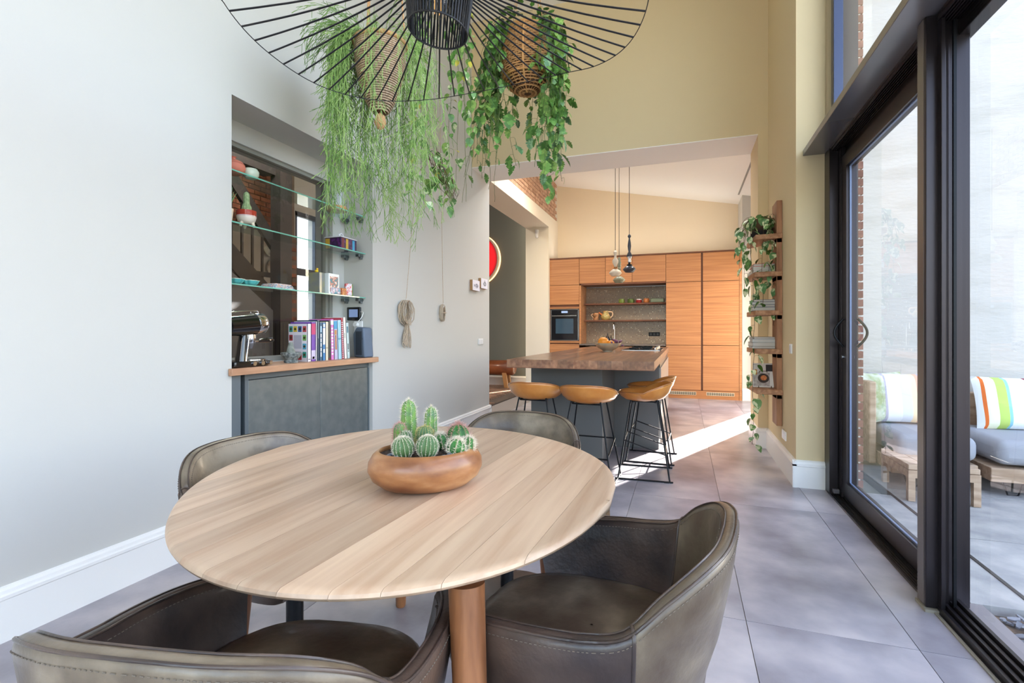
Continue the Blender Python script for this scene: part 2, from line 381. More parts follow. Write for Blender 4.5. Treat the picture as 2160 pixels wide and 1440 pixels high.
# kitchen window (sun comes through it)
g = G(); g.box(1.28,7.5,.02,1.34,7.56,2.42); g.box(1.28,8.89,.02,1.34,8.95,2.42); g.box(1.28,7.5,2.36,1.34,8.95,2.42)
kw = struct('window_3', g, bronze); ob('pane', G().box(1.305,7.56,.04,1.31,8.89,2.36), clear, kw)
# ---- niche window in the left wall
g = G(); g.box(-2.745,2.2,.95,-2.70,2.235,2.355); g.box(-2.745,3.27,.95,-2.70,3.33,2.355); g.box(-2.745,2.2,2.33,-2.70,3.33,2.355); g.box(-2.745,2.2,.95,-2.70,3.33,.985)
g.box(-2.70,3.300,.95,-2.685,3.318,2.355)
nw = struct('window_4', g, mat('window_frame_grey', (150,150,142), .5)); ob('pane', G().box(-2.73,2.22,.97,-2.722,3.28,2.34), glass('smoked_glass', (.86,.87,.88), 1.0, 1.40), nw)
g = G(); 
for y in (6.75, 7.23): g.box(-6.26,y,.1,-6.2,y+.05,3.2)
g.box(-6.26,6.75,2.12,-6.2,7.28,2.24); g.box(-6.26,6.75,3.12,-6.2,7.28,3.2); g.box(-6.26,6.75,.1,-6.2,7.28,.5)
hw = struct('window_5', g, mat('hall_window_frame', (66,72,84), .5))

# added roof light, out of view behind the partition, to brighten the kitchen
g = G(); g.prism([(-2.2,kc(-2.2)+.15),(-2.15,kc(-2.15)+.15),(-2.15,kc(-2.15)+.2),(-2.2,kc(-2.2)+.2)], 1, 6.2, 7.0); g.prism([(-1.05,kc(-1.05)+.15),(-1.0,kc(-1.0)+.15),(-1.0,kc(-1.0)+.2),(-1.05,kc(-1.05)+.2)], 1, 6.2, 7.0)
rl = struct('added_roof_light', g, bronze); ob('pane', G().prism([(-2.2,kc(-2.2)+.17),(-1.0,kc(-1.0)+.17),(-1.0,kc(-1.0)+.176),(-2.2,kc(-2.2)+.176)], 1, 6.2, 7.0), clear, rl)
# ================================================================== OUTDOORS
gr = struct('ground', G().box(1.16,-8,-.25, 12,12,-.06).box(-30,-30,-.4,30,30,-.26), mat('gravel_ground', (150,150,145), .9, col2=(120,125,105), scale=2))
py = -4.6
sl = mesh(G().box(0,0,-.05,.893,.893,0), patm)
pat = struct('patio', G().box(1.42,-4.6,-.08,6.6,5.3,-.045), mat('patio_bed', (90,88,86), .9))
for i in range(6):
    for j in range(11):
        ob('slab', sl, None, pat, loc=(1.42+i*.9, -4.6+j*.9, -.012+random.uniform(-.003,.003)))
ob('channel_edge', G().box(1.395,-3.0,-.06,1.41,5.3,-.008), bronze, pat)
# slate chips in the drainage strip
cm = mat('slate_chip', (112,114,124), .55, col2=(160,160,168), scale=10, rand=.35)
cms = []
for k in range(6):
    g = G(); n = 7; a = [(random.uniform(.6,1.1)*math.cos(2*PI*i/n), random.uniform(.5,.9)*math.sin(2*PI*i/n)*.6) for i in range(n)]
    g.prism([(p[0]*.026, p[1]*.026) for p in a], 2, -.003, .004); cms.append(mesh(g, cm))
random.seed(11)
for i in range(230):
    y = random.uniform(1.2, 2.62)
    o = ob('slate_chip', cms[i % 6], None, pat, loc=(random.uniform(1.175,1.385), y, random.uniform(-.045,-.02)), rot=(random.uniform(-.35,.35), random.uniform(-.35,.35), random.uniform(0,6.3)))
for k in range(2): ob('slab', G().box(1.165,2.66+.79*k,-.06,1.413,3.445+.79*k,-.012), patm, pat)
ob('strip_bed', G().box(1.16,-3,-.09,1.40,4.2,-.05), mat('strip_bed', (80,66,54), .9, col2=(130,104,80), scale=40), pat)
# brick outer leaf of the pier
bp = struct('wall_outside_pier', G().box(1.16,4.31,-.05, 1.225,5.3,6.0).box(1.16,4.24,-.05,1.213,4.31,6.0), mortar)
bh = mesh(G().box(0,0,0,.100,.21,.050), brickm); bh2 = mesh(G().box(0,0,0,.056,.21,.050), brickm)
for r in range(96):
    z = -.04+r*.0625
    if r % 2: ob('brick', bh, None, bp, loc=(1.128, 4.232+random.uniform(-.002,.002), z))
    else:
        ob('brick', bh2, None, bp, loc=(1.118, 4.232, z)); ob('brick', bh2, None, bp, loc=(1.1785-.006, 4.232, z))
# white-washed wall: coarse uneven courses under the paint
g = G(); nx, nz = 46, 70
rows = []
for j in range(nz+1):
    row = []
    for i in range(nx+1):
        row.append((1.225+i*.125, 5.3-random.uniform(0,.012)-(.008 if j % 2 else 0), -.06+j*.09))
    rows.append(row)
g.grid(rows); g.box(1.225,5.32,-.06,6.98,5.6,6.24)
struct('wall_outside_white', g, whitew, smooth=180)
# ---- cushions
def pillow_mesh(w, h, d, m, n=14):
    g = G(); rows = []
    for side in (1, -1):
        rows = []
        for j in range(n+1):
            v = -1+2*j/n; row = []
            for i in range(n+1):
                u = -1+2*i/n; e = max(0, (1-u**4)*(1-v**4))**.55
                pin = 1-.05*(1-abs(v))*abs(u)-.0
                row.append((u*w/2*(1-.05*(1-v*v)*(abs(u)**3)), side*d/2*e, v*h/2*(1-.05*(1-u*u)*(abs(v)**3))))
            rows.append(row)
        g.grid(rows)
    return mesh(g, m, 180)
def stripes(name, cols):
    m = bpy.data.materials.new(name); m.use_nodes = True; t = m.node_tree; N = t.nodes; L = t.links; b = N['Principled BSDF']; b.inputs['Roughness'].default_value = .9
    tc = N.new('ShaderNodeTexCoord'); sp = N.new('ShaderNodeSeparateXYZ'); rp = N.new('ShaderNodeValToRGB'); rp.color_ramp.interpolation = 'CONSTANT'
    L.new(tc.outputs['Generated'], sp.inputs[0]); L.new(sp.outputs[0], rp.inputs[0]); L.new(rp.outputs[0], b.inputs['Base Color'])
    e = rp.color_ramp.elements; e[0].position = 0; e[0].color = lin(cols[0][1]); e[1].position = cols[1][0]; e[1].color = lin(cols[1][1])
    for p, c in cols[2:]:
        q = e.new(p); q.color = lin(c)
    return m
st1 = stripes('striped_cloth_cool', [(0,(186,180,196)),(.22,(238,240,244)),(.42,(220,224,232)),(.56,(250,222,180)),(.64,(244,176,150)),(.70,(178,184,214)),(.86,(222,240,236))])
st2 = stripes('striped_cloth_warm', [(0,(240,240,238)),(.07,(238,120,50)),(.10,(246,244,214)),(.2,(190,214,110)),(.30,(150,205,222)),(.33,(246,246,246)),(.52,(150,60,74)),(.56,(246,244,210)),(.66,(204,200,226)),(.74,(250,250,250)),(.93,(70,90,160))])
for (x, y, z, m, lab, grp) in [(1.735,5.0,.60,st1,'striped scatter cushion in pale lilac, white and orange by the brick pier',None),(2.50,4.98,.59,st2,'striped scatter cushion in orange, lime and maroon at the right edge',None)]:
    o = ob('cushion', pillow_mesh(.62 if m is st2 else .50, .42, .16, m), None, None, loc=(x,y,z), rot=(R(-14),0,R(2))); tag(o, lab, 'cushion')
o = ob('cushion', pillow_mesh(.5,.42,.14, mat('green_print_cloth', (150,160,110), .9, col2=(214,216,200), scale=14)), None, loc=(1.62,5.04,.60), rot=(R(-10),0,R(40))); tag(o, 'green patterned cushion tucked behind the lilac striped one', 'cushion')
# ---- lounge sofas
def sofa(x0, x1, y0, y1, lab, leftarm):
    t = thing('lounge_sofa', lab, 'sofa', (x0, y0, -.01)); w = x1-x0; d = y1-y0
    sm = mat('outdoor_wood', (160,130,104), .6, col2=(196,168,142), scale=4, stretch=(1,6,6))
    ob('seat_cushion', G().box(.03,0,.22,w,d-.1,.40), greyfab, t, bevel=.06, seg=4)
    ob('base_frame', G().box(0,.02,.10,w,d,.20), sm, t, bevel=.005)
    ob('backrest', G().box(.0,d-.09,.20,w,d-.02,.66), sm, t, bevel=.01)
    if leftarm: ob('armrest', G().box(-.06,.30,.10,-.01,d,.76), sm, t, bevel=.01)
    for lx in (.12, w-.2):
        ob('leg', G().tube([(lx-.03,.08,.1),(lx,.08,.0),(lx+.06,.08,.0),(lx+.09,.08,.1)], .006, 6), black, t, smooth=60)
    return t
sofa(1.48, 2.0, 4.45, 5.24, 'grey outdoor sofa section with wooden arm beside the brick pier', True)
s2 = sofa(2.06, 3.9, 4.42, 5.24, 'grey outdoor sofa section on wire legs at the right', False)
# low wooden bench in front
t = thing('low_bench', 'low wooden outdoor bench standing before the sofa by the pier', 'bench', (1.46,4.12,-.01))
sm = MC['outdoor_wood']
for i in range(4): ob('plank', G().box(.0+i*.1,0,.215,.096+i*.1,.5,.25), sm, t, bevel=.003)
ob('rail', G().box(.0,0,.16,.4,.03,.212).box(0,.47,.16,.4,.5,.212).box(0,.03,.16,.03,.47,.212), sm, t)
for (a, b) in ((0,0),(.36,0),(0,.46),(.36,.46)): ob('leg', G().box(a,b,0,a+.04,b+.04,.16), sm, t)
# ================================================================== DINING TABLE
TC = (-.745, 1.274)
FC = [0.6188, 0.0003, 0.0009, -0.0366, -0.0384, -0.0035, 0.0057, 0.0007, 0.0081]
def trad(a):
    r = FC[0]
    for k in range(1, 5): r += FC[2*k-1]*math.cos(k*a)+FC[2*k]*math.sin(k*a)
    return r
ta = R(87)   # direction the planks run
out = []
for i in range(360):
    a = 2*PI*i/360; r = trad(a); x, y = r*math.cos(a), r*math.sin(a)
    out.append((x*math.cos(ta)+y*math.sin(ta), -x*math.sin(ta)+y*math.cos(ta)))   # u along, v across
vmin = min(p[1] for p in out); vmax = max(p[1] for p in out)
def chord(v, inset):
    # interval of u at v for the outline shrunk by inset
    k = 1-inset/.62; us = []
    for i in range(360):
        (u0, v0), (u1, v1) = out[i], out[(i+1) % 360]
        u0*=k; v0*=k; u1*=k; v1*=k
        if (v0-v)*(v1-v) <= 0 and v0 != v1: us.append(u0+(u1-u0)*(v-v0)/(v1-v0))
    if len(us) < 2: 
        j = min(range(360), key=lambda q: abs(out[q][1]*k-v)); return (out[j][0]*k, out[j][0]*k)
    return (min(us), max(us))
table = thing('dining_table', 'oval solid walnut dining table on round tapered legs in the foreground', 'table', (TC[0], TC[1], 0))
top = ob('tabletop', G().prism([(p[0]*.80, p[1]*.80) for p in [(trad(2*PI*i/72)*math.cos(2*PI*i/72), trad(2*PI*i/72)*math.sin(2*PI*i/72)) for i in range(72)]], 2, .690, .7125), legw, table)
LAY = [(.060,.712),(.016,.728),(.003,.735),(0,.7405),(.002,.746),(.008,.7495),(.02,.750)]
nv = 15; widths = [random.uniform(.8,1.2) for _ in range(nv)]; tw = sum(widths); v = vmin
for i in range(nv):
    v1 = v+(vmax-vmin)*widths[i]/tw; va, vb = v+.0004, v1-.0004; g = G(); rows = []
    for q in range(9):
        vv = va+(vb-va)*q/8; rl = []; rr = []
        for (ins, z) in LAY:
            a, b = chord(vv, ins)
            rl.append((a, vv, z)); rr.append((b, vv, z))
        rows.append([(u*math.cos(ta)-w*math.sin(ta), u*math.sin(ta)+w*math.cos(ta), z) for (u, w, z) in rl+rr[::-1]])
    g.grid(rows, closed=True); n = len(rows[0]); g.f += [tuple(range(n))[::-1], tuple(range(8*n, 9*n))]; g.m += [0, 0]
    ob('plank', g, tablew, top, smooth=40); v = v1
for (dx, dy, tx, ty) in [(.376,-.455,.436,-.530),(-.32,.475,-.378,.55),(.31,.29,.345,.335),(-.31,-.29,-.345,-.335)]:
    g = G(); g.tube([(tx,ty,0),(tx,ty,.008),(dx,dy,.70)], [.018,.021,.033], 28)
    ob('leg', g, legw, table, smooth=50)
# water stains
# ================================================================== TUB CHAIRS
HP = [(0,-.272,.768),(.10,-.266,.765),(.18,-.240,.752),(.234,-.195,.715),(.262,-.145,.662),(.276,-.08,.644),(.282,.0,.636),(.276,.09,.626),(.256,.175,.612),(.232,.235,.598)]
def chair_parts(t):
    right = bez([Vector(p) for p in HP], 5)
    full = [Vector((-p.x, p.y, p.z)) for p in right[::-1]]+right[1:]
    n = len(full); mid = n//2
    def nrm(i):
        a = full[max(i-1,0)]; b = full[min(i+1,n-1)]; d = Vector((b.x-a.x, b.y-a.y, 0)).normalized()
        return Vector((d.y, -d.x, 0))       # outward
    def section(i):
        p = full[i]; o = nrm(i); zt = p.z; back = max(0, min(1, (-p.y-.05)/.2))
        fl = .018+.03*back; zb = .345
        front = max(0, (p.y-.10)/.125)**2
        def P(off, z):
            k = (z-zb)/(zt-zb); q = p+o*(off+fl*(k-.6)-.055*(1-k)**2)
            q.y -= front*.05*(1-k)
            return (q.x, q.y, z)
        h = zt-zb
        L = [P(-.004, zb), P(.014, zb+.25*h), P(.018, zb+.55*h), P(.017, zb+.8*h), P(.016, zt-.018), P(.011, zt-.004), P(0, zt), P(-.012, zt-.004), P(-.019, zt-.018), P(-.020, zb+.8*h), P(-.020, zb+.55*h), P(-.024, zb+.30*h), P(-.04, zb+.02)]
        return L
    secs = [section(i) for i in range(n)]
    j1 = mid-20; j2 = mid+20
    j1 = min(range(mid), key=lambda i: abs(full[i].y+.155)+abs(full[i].z-.66)); j2 = n-1-j1
    def part(name, a, b, m):
        g = G(); rows = secs[a:b+1]; g.grid(rows, closed=True); k = len(rows[0]); g.f += [tuple(range(k))[::-1], tuple(range((len(rows)-1)*k, len(rows)*k))]; g.m += [0,0]
        return ob(name, g, m, t, smooth=60, bevel=0)
    part('backrest', j1, j2, leather); part('armrest', 0, j1, leatherd); part('armrest', j2, n-1, leatherd)
    # seam cords at the joints and piping along the rim
    for j in (j1, j2): g = G(); g.tube([Vector(q)*1.0 for q in secs[j][1:12]], .0035, 6); ob('seam', g, leatherd, t, smooth=60)
    for q_, r_ in ((5,.0028),(7,.0022)): g = G(); g.tube([Vector(s[q_])+Vector((0,0,.001)) for s in secs], r_, 6); ob('piping', g, leatherd, t, smooth=60)
    for off in (4, 8):
        g = G()
        pts = [Vector(s[off]) for s in secs]; acc = 0
        for a, b in zip(pts, pts[1:]):
            L = (b-a).length; k = max(1, int(L/.0075))
            for q in range(k):
                c0 = a.lerp(b, (q+.2)/k); c1 = a.lerp(b, (q+.7)/k)
                i = pts.index(a); o = nrm(i)*(.0006 if off == 4 else -.0006)
                g.tube([c0+o, c1+o], .0008, 4)
        ob('stitching', g, stitch, t, stuff=True)
    # seat : D shaped padded cushion
    g = G(); N = 40
    def plan(a, k):
        c, s_ = math.cos(a), math.sin(a); e = .60
        x = .252*math.copysign(abs(c)**e, c); y = (.285 if s_ > 0 else .238)*math.copysign(abs(s_)**e, s_)
        return x*k*(1-.10*max(0, y/.25)), y*k
    rows = []
    for (k, z) in [(.80,.385),(.98,.395),(1.0,.415),(1.0,.438),(.985,.452),(.95,.461),(.85,.468),(.6,.474),(.3,.474),(.01,.472)]:
        rows.append([(plan(2*PI*i/N, k)[0], plan(2*PI*i/N, k)[1]-.005, z+.022 if z > .40 else z+.01) for i in range(N)])
    g.grid(rows, closed=True); ob('seat', g, leather, t, smooth=180)
    g = G(); pr = [(s[0][0]*.93, s[0][1]*.93) for s in secs]; g.prism(pr, 2, .335, .40); ob('seat_pan', g, leatherd, t)
    g = G(); g.lathe([(.028,.02),(.028,.335)], 24); ob('pole', g, black, t, smooth=50)
    g = G(); g.lathe([(.001,0),(.262,0),(.265,.003),(.262,.008),(.05,.013),(.03,.03),(.028,.03)], 56, caps=False); ob('base_disc', g, mat('base_bronze', (92,80,74), .35, .6), t, smooth=40)
# front of the chair (+y local) turned towards the table
c1 = thing('tub_chair', 'olive leather tub chair at the lower left, back towards the camera', 'chair', (-.682,.700,0), R(11), 'leather tub chairs around the table')
chair_parts(c1)
GRP = 'leather tub chairs around the table'
dup(c1, (-.20,1.115,0), R(82), 'olive leather tub chair on the window side of the table, its seat fully visible', GRP)
dup(c1, (-1.255,1.365,0), R(-98), 'leather tub chair at the left, between the table and the grey niche cabinet', GRP)
dup(c1, (-.715,2.01,0), R(180), 'leather tub chair behind the table, nearest the bar stools', GRP)
# ================================================================== BOWL OF CACTI
bx, by = -.715, 1.27
woodb = mat('acacia_bowl', (120,72,42), .32, col2=(196,150,104), scale=4, stretch=(2,2,5), detail=6, col3=(160,108,68), contrast=(.3,.7), coat=.2, rot=(0,.6,0))
BP = [(.001,.0),(.09,.0),(.13,.008),(.160,.03),(.172,.055),(.170,.078),(.158,.098),(.145,.108),(.139,.1085),(.137,.104),(.148,.088),(.150,.075),(.14,.06),(.001,.055)]
bang = R(20)
bx, by, bz = -.635, 1.155, .75; ba = R(39)
bowl = thing('wooden_bowl', 'oval turned acacia wood bowl holding cacti on the dining table', 'bowl', (bx, by, bz), ba)
kx, ky = .86, .68
g = G(); g.lathe([(r, z*.9) for r, z in BP], 64, sx=kx, sy=ky, caps=False); ob('bowl_body', g, woodb, bowl, smooth=60)
g = G(); rows = []
for i in range(9):
    r = .147*i/8+.0005; rows.append([(r*kx*math.cos(2*PI*k/40), r*ky*math.sin(2*PI*k/40), .086+random.uniform(-.003,.003)*(i < 8)) for k in range(40)])
g.grid(rows, closed=True); ob('soil', g, mat('soil', (40,30,26), .95, col2=(92,72,60), scale=160, bump=1, bscale=300), bowl, smooth=180, stuff=True)
pm = mat('slate_pebble', (96,102,120), .5, col2=(150,158,176), scale=30, rand=.2)
random.seed(4); pebm = [mesh(G().sphere((0,0,0), .009, 8, 5, .55), pm, 180) for _ in range(1)]
for (a, r) in [(200,.125),(215,.118),(190,.11),(-62,.125),(-50,.12),(-38,.128),(-25,.125),(-72,.118),(-45,.105),(-12,.128),(-30,.108),(-58,.108)]:
    o = ob('pebble', pebm[0], None, bowl, loc=(r*kx*math.cos(R(a)), r*ky*math.sin(R(a)), .090), rot=(.2,.1,R(a*3))); o.scale = (1.2,.9,1)
spine = mat('cactus_spine', (236,226,210), .7); spinep = mat('cactus_spine_pink', (206,160,150), .7)
def cactus(x, y, r, h, ribs, label, g1, g2, sp_len, spm, tilt=(0,0), big=False):
    t = thing('cactus', label, 'cactus', (x, y, bz+.084), random.uniform(0, 3)); t.rotation_euler.x = tilt[0]; t.rotation_euler.y = tilt[1]
    cm_ = mat('cactus_'+g1[1], g1[0], .6, col2=g2, scale=50, contrast=(.4,.7))
    g = G(); rows = []; M = 14; N = ribs*6
    prof = []
    for i in range(M+1):
        q = i/M
        if h > 2.2*r:   # columnar
            rr = r*(1-.25*q)*math.sqrt(max(0, 1-max(0,(q-.75)/.25)**2)) if q > .0 else r*.8
            z = h*q
        else: rr = r*math.sin(max(.25, PI*(.12+.88*q)))+1e-4 if q < 1 else 1e-4; z = h*(1-math.cos(PI*(.12+.88*q)))/2
        if q == 1: rr = 1e-4
        prof.append((rr, z)); rows.append([(rr*(1-.16*abs(math.sin(ribs*(2*PI*k/N)/2)))*math.cos(2*PI*k/N), rr*(1-.16*abs(math.sin(ribs*(2*PI*k/N)/2)))*math.sin(2*PI*k/N), z) for k in range(N)])
    g.grid(rows, closed=True); ob('stem', g, cm_, t, smooth=180)
    g = G(); 
    for j in range(ribs):
        a = 2*PI*j/ribs
        for i in range(1, M+1):
            for hh in ((0, .5) if i < M else (0,)):
                q0 = prof[i]; q1 = prof[min(i+1, M)]; rr = q0[0]*(1-hh)+q1[0]*hh; z = q0[1]*(1-hh)+q1[1]*hh
                p = Vector((rr*math.cos(a), rr*math.sin(a), z)); o = Vector((math.cos(a), math.sin(a), .25+1.5*(z/h)**3)).normalized()
                for _ in range(3):
                    d = (o+Vector((random.uniform(-.8,.8), random.uniform(-.8,.8), random.uniform(-.8,.8)))).normalized()*sp_len*random.uniform(.5,1.1)
                    s_ = d.cross(Vector((0,0,1))); s_ = s_.normalized()*.0005 if s_.length > 0 else Vector((.0005,0,0))
                    g.add([p-s_, p+s_, p+d], [(0,1,2)]); w_ = Vector((0,0,.0005)); g.add([p-w_, p+w_, p+d], [(0,1,2)])
                g.add([p+Vector((.0009,0,0)), p+Vector((0,.0009,0)), p-Vector((.0009,0,0)), p-Vector((0,.0009,0)), p+o*.0012], [(0,1,4),(1,2,4),(2,3,4),(3,0,4)])
    ob('spines', g, spm, t, stuff=True, recalc=False)
GA = ((112,150,66),'bright'); GB = ((78,108,60),'deep'); GC = ((52,120,44),'vivid')
CL = [(-0.726,1.220,.026,.128,9,'tall columnar cactus at the back left of the wooden bowl',GA,(84,120,84),.012,spine,(0,0)),
 (-0.675,1.250,.021,.106,9,'shorter columnar cactus behind the round ones, bright green top',GA,(110,150,80),.011,spine,(0,.08)),
 (-0.726,1.180,.020,.074,9,'small pointed cactus at the left rim of the bowl, partly hidden',GA,(96,110,70),.011,spinep,(0,-.25)),
 (-0.700,1.165,.020,.052,12,'small globe cactus squeezed between the front left globe and the tall column',GB,(88,124,84),.007,spine,(0,-.1)),
 (-0.659,1.090,.0275,.056,16,'round ribbed cactus at the front left of the bowl',GB,(80,124,74),.005,spine,(.1,-.15)),
 (-0.653,1.180,.028,.066,18,'round cactus with golden spines behind the front middle globe',GB,(110,140,80),.006,mat('cactus_spine_gold', (206,190,130), .7),(0,0)),
 (-0.608,1.105,.0275,.058,16,'round ribbed cactus at the front middle of the bowl',GB,(84,124,76),.005,spine,(.1,.1)),
 (-0.576,1.225,.031,.066,10,'largest cactus of the spiny cluster at the right of the bowl',GC,(40,84,40),.016,spinep,(0,.1)),
 (-0.610,1.200,.023,.045,9,'dark spiny cactus left of the right-hand cluster',GC,(40,84,40),.013,spine,(0,-.2)),
 (-0.554,1.150,.023,.045,9,'low star-shaped cactus with vivid green centre in the right-hand cluster',GC,(60,140,40),.014,spine,(.3,0)),
 (-0.535,1.190,.019,.042,9,'small spiny cactus nearest the right rim of the bowl',GC,(40,90,40),.013,spine,(.1,.3))]
for a in CL: cactus(*a[:5], a[5], a[6], a[7], a[8], a[9], a[10])
# ================================================================== NICHE : cabinet, worktop, shelves and their contents
t = thing('niche_cabinet', 'low metallic grey cabinet with two doors built into the wall niche', 'cabinet', (-2.43, 2.13, 0))
ob('body', G().box(-.24,.02,.0,-.03,1.33,.905), mat('cabinet_body', (60,64,66), .6), t)
ob('side_panel', G().box(-.03,.0,.0,.03,.06,.905), cabf, t); ob('side_recess', G().box(-.05,.06,.0,-.03,.115,.905), mat('recess_grey',(48,52,54),.6), t)
ob('frame', G().box(-.03,.115,0,.002,.14,.905).box(-.03,.14,.868,-.004,1.335,.905).box(-.03,1.32,0,.002,1.335,.86), cabf, t)
for a, b in ((.143,.758),(.762,1.317)):
    ob('door', G().box(-.03,a,.02,0,b,.864), cabg, t, bevel=.002)
w = ob('oak_worktop', G().box(-2.68,2.132,.905,-2.42,3.468,.945).box(-2.42,2.132,.905,-2.397,3.468,.945).box(-2.397,2.105,.905,-2.368,3.51,.945), oakw, bevel=.003); tag(w, 'oak worktop with a thin front edge on the grey niche cabinet', 'worktop')
gt = glass('shelf_glass', (.86,.95,.92), 1, 1.5)
ge = mat('glass_edge', (120,190,170), .15, emit=(150,220,200), es=0)
ZS = (1.425, 1.785, 2.085)
for z, nm in zip(ZS, ('lowest glass shelf in the niche, with the turquoise bowls', 'middle glass shelf in the niche, with the red and white pot', 'top glass shelf in the niche, with the glass cylinder')):
    t = thing('glass_shelf', nm, 'shelf', (-2.56, 2.8, z), 0, 'glass shelves in the niche')
    ob('pane', G().box(-.112,-.665,0,.095,.665,.008), gt, t); ob('polished_edge', G().box(.095,-.665,0,.0965,.665,.008), ge, t)
    for x in (-.085, .055): 
        for s_ in (-1, 1):
            ob('bracket', G().box(x-.018,s_*.64-.03,-.024,x+.018,s_*.64+.03,-.001).box(x-.012,s_*.655-.012,-.04,x+.012,s_*.655+.012,-.02), mat('bracket_grey', (120,126,128), .3, .8), t, bevel=.003)
def lathe_thing(name, label, cat, loc, prof, m, n=32, group=None, kids=(), sx=1, sy=1, body='body'):
    t = thing(name, label, cat, loc, 0, group); g = G(); g.lathe(prof, n, sx=sx, sy=sy, caps=False); ob(body, g, m, t, smooth=50)
    for (nm, pr, mm) in kids: g = G(); g.lathe(pr, n, caps=False); ob(nm, g, mm, t, smooth=50)
    return t
S1, S2, S3 = [z+.009 for z in ZS]
lathe_thing('lidded_pot', 'coral terracotta lidded pot at the left of the top glass shelf', 'pot', (-2.55,2.275,S3), [(.001,0),(.04,.0),(.062,.02),(.066,.04),(.062,.058)], mat('terracotta', (222,132,108), .7), kids=[('lid', [(.064,.058),(.05,.075),(.02,.088),(.012,.09),(.010,.098),(.018,.104),(.001,.107)], MC['terracotta'])])
lathe_thing('ceramic_pot', 'pale celadon round pot beside the coral pot on the top glass shelf', 'pot', (-2.52,2.375,S3), [(.001,0),(.03,0),(.045,.02),(.047,.04),(.036,.058),(.03,.055)], mat('celadon', (208,220,200), .25, coat=.5))
t = thing('glass_cylinder', 'tall clear glass cylinder on a cork base at the right of the top glass shelf', 'vase', (-2.57,3.24,S3))
g = G(); g.lathe([(.001,0),(.075,0),(.078,.01),(.078,.03),(.074,.036),(.001,.036)], 40, caps=False); ob('cork_base', g, mat('cork', (192,140,92), .8, col2=(214,168,120), scale=30), t, smooth=50)
g = G(); g.lathe([(.066,.036),(.066,.24),(.06,.262),(.04,.276),(.001,.28)], 40, caps=False); ob('glass_dome', g, glass('dome_glass', (.93,.95,.95), 1, 1.6), t, smooth=80)
# cactus pot on the middle shelf
t = thing('potted_cactus', 'cactus in a red and white glazed pot with three feet on the middle glass shelf', 'potted plant', (-2.545,2.365,S2))
pmx = stripes('red_white_glaze', [(0,(236,226,214)),(.5,(222,200,196)),(.60,(176,60,44))]); 
for n_ in pmx.node_tree.nodes:
    if n_.type == 'SEPXYZ': pmx.node_tree.links.new(n_.outputs[2], [q for q in pmx.node_tree.nodes if q.type == 'VALTORGB'][0].inputs[0])
pmx.node_tree.nodes['Principled BSDF'].inputs['Roughness'].default_value = .15
g = G(); g.lathe([(.001,.022),(.03,.022),(.048,.035),(.056,.06),(.056,.10),(.052,.10),(.05,.06),(.001,.05)], 36, caps=False); ob('pot', g, pmx, t, smooth=50)
for a in (30,150,270): g = G(); g.tube([(.034*math.cos(R(a)),.034*math.sin(R(a)),.03),(.045*math.cos(R(a)),.045*math.sin(R(a)),.0)], [.012,.007], 10); ob('foot', g, mat('cream_glaze', (226,214,190), .3), t, smooth=60)
g = G(); rows = []
for i in range(16):
    q = i/15; r = (.028*math.sqrt(max(0,1-((q-.22)/.26)**2)) if q < .45 else .017*math.sqrt(max(0,1-max(0,(q-.8)/.2)**2)))+.001
    rows.append([(r*(1-.14*abs(math.sin(5*2*PI*k/50)))*math.cos(2*PI*k/50), r*(1-.14*abs(math.sin(5*2*PI*k/50)))*math.sin(2*PI*k/50), .085+.135*q) for k in range(50)])
g.grid(rows, closed=True); ob('cactus_stem', g, mat('pale_cactus', (126,154,104), .7, col2=(170,190,140), scale=60), t, smooth=180)
# trailing aloe at the far left
t = thing('potted_succulent', 'spiky green succulent at the far left of the middle glass shelf', 'potted plant', (-2.50,2.185,S2))
g = G(); g.lathe([(.001,0),(.028,0),(.036,.07),(.033,.07),(.03,.05),(.001,.05)], 24, caps=False); ob('pot', g, MC['cream_glaze'], t, smooth=50)
for i in range(9):
    a = random.uniform(0, 6.28); g = G(); L = random.uniform(.1,.17); g.tube([(0,0,.05),(.02*math.cos(a),.02*math.sin(a),.05+L*.5),(.05*math.cos(a),.05*math.sin(a),.05+L)], [.006,.006,.001], 6)
    for k in range(6): q = .2+k*.13; p = (.04*q*math.cos(a), .04*q*math.sin(a), .05+L*q); g.tube([p, (p[0]+random.uniform(-.012,.012), p[1]+random.uniform(-.012,.012), p[2]+.018)], [.003,.0005], 4)
    ob('leaf', g, mat('succulent_green', (104,140,90), .6), t, smooth=60)
turq = mat('turquoise_glaze', (88,188,188), .2, coat=.4); crm = mat('cream_rim', (226,232,214), .3)
for (y, lab) in ((2.275,'turquoise shell-edged bowl at the far left of the lowest glass shelf'),(2.385,'turquoise shell-edged bowl beside the patterned napkins on the lowest glass shelf')):
    t = thing('shell_bowl', lab, 'bowl', (-2.54,y,S1), 0, 'turquoise bowls')
    g = G(); rows = []
    for (r, z) in [(.001,.002),(.025,.0),(.042,.014),(.052,.032),(.050,.033),(.04,.016),(.02,.008),(.001,.008)]:
        rows.append([(r*(1+.07*math.cos(9*2*PI*k/72)*(z > .01))*math.cos(2*PI*k/72), r*(1+.07*math.cos(9*2*PI*k/72)*(z>.01))*math.sin(2*PI*k/72), z) for k in range(72)])
    g.grid(rows, closed=True); ob('bowl_body', g, turq, t, smooth=60)
    g = G(); g.tube([(.0515*(1+.07*math.cos(9*2*PI*k/72))*math.cos(2*PI*k/72), .0515*(1+.07*math.cos(9*2*PI*k/72))*math.sin(2*PI*k/72), .033) for k in range(72)], .0018, 6, closed=True); ob('rim', g, crm, t, smooth=60)
nap = mat('napkin_print', (150,170,196), .9, col2=(236,200,190), scale=40, contrast=(.4,.6), col3=(240,240,240))
t = thing('napkin_stack', 'folded patterned napkins on the lowest glass shelf', 'napkins', (-2.55,2.62,S1))
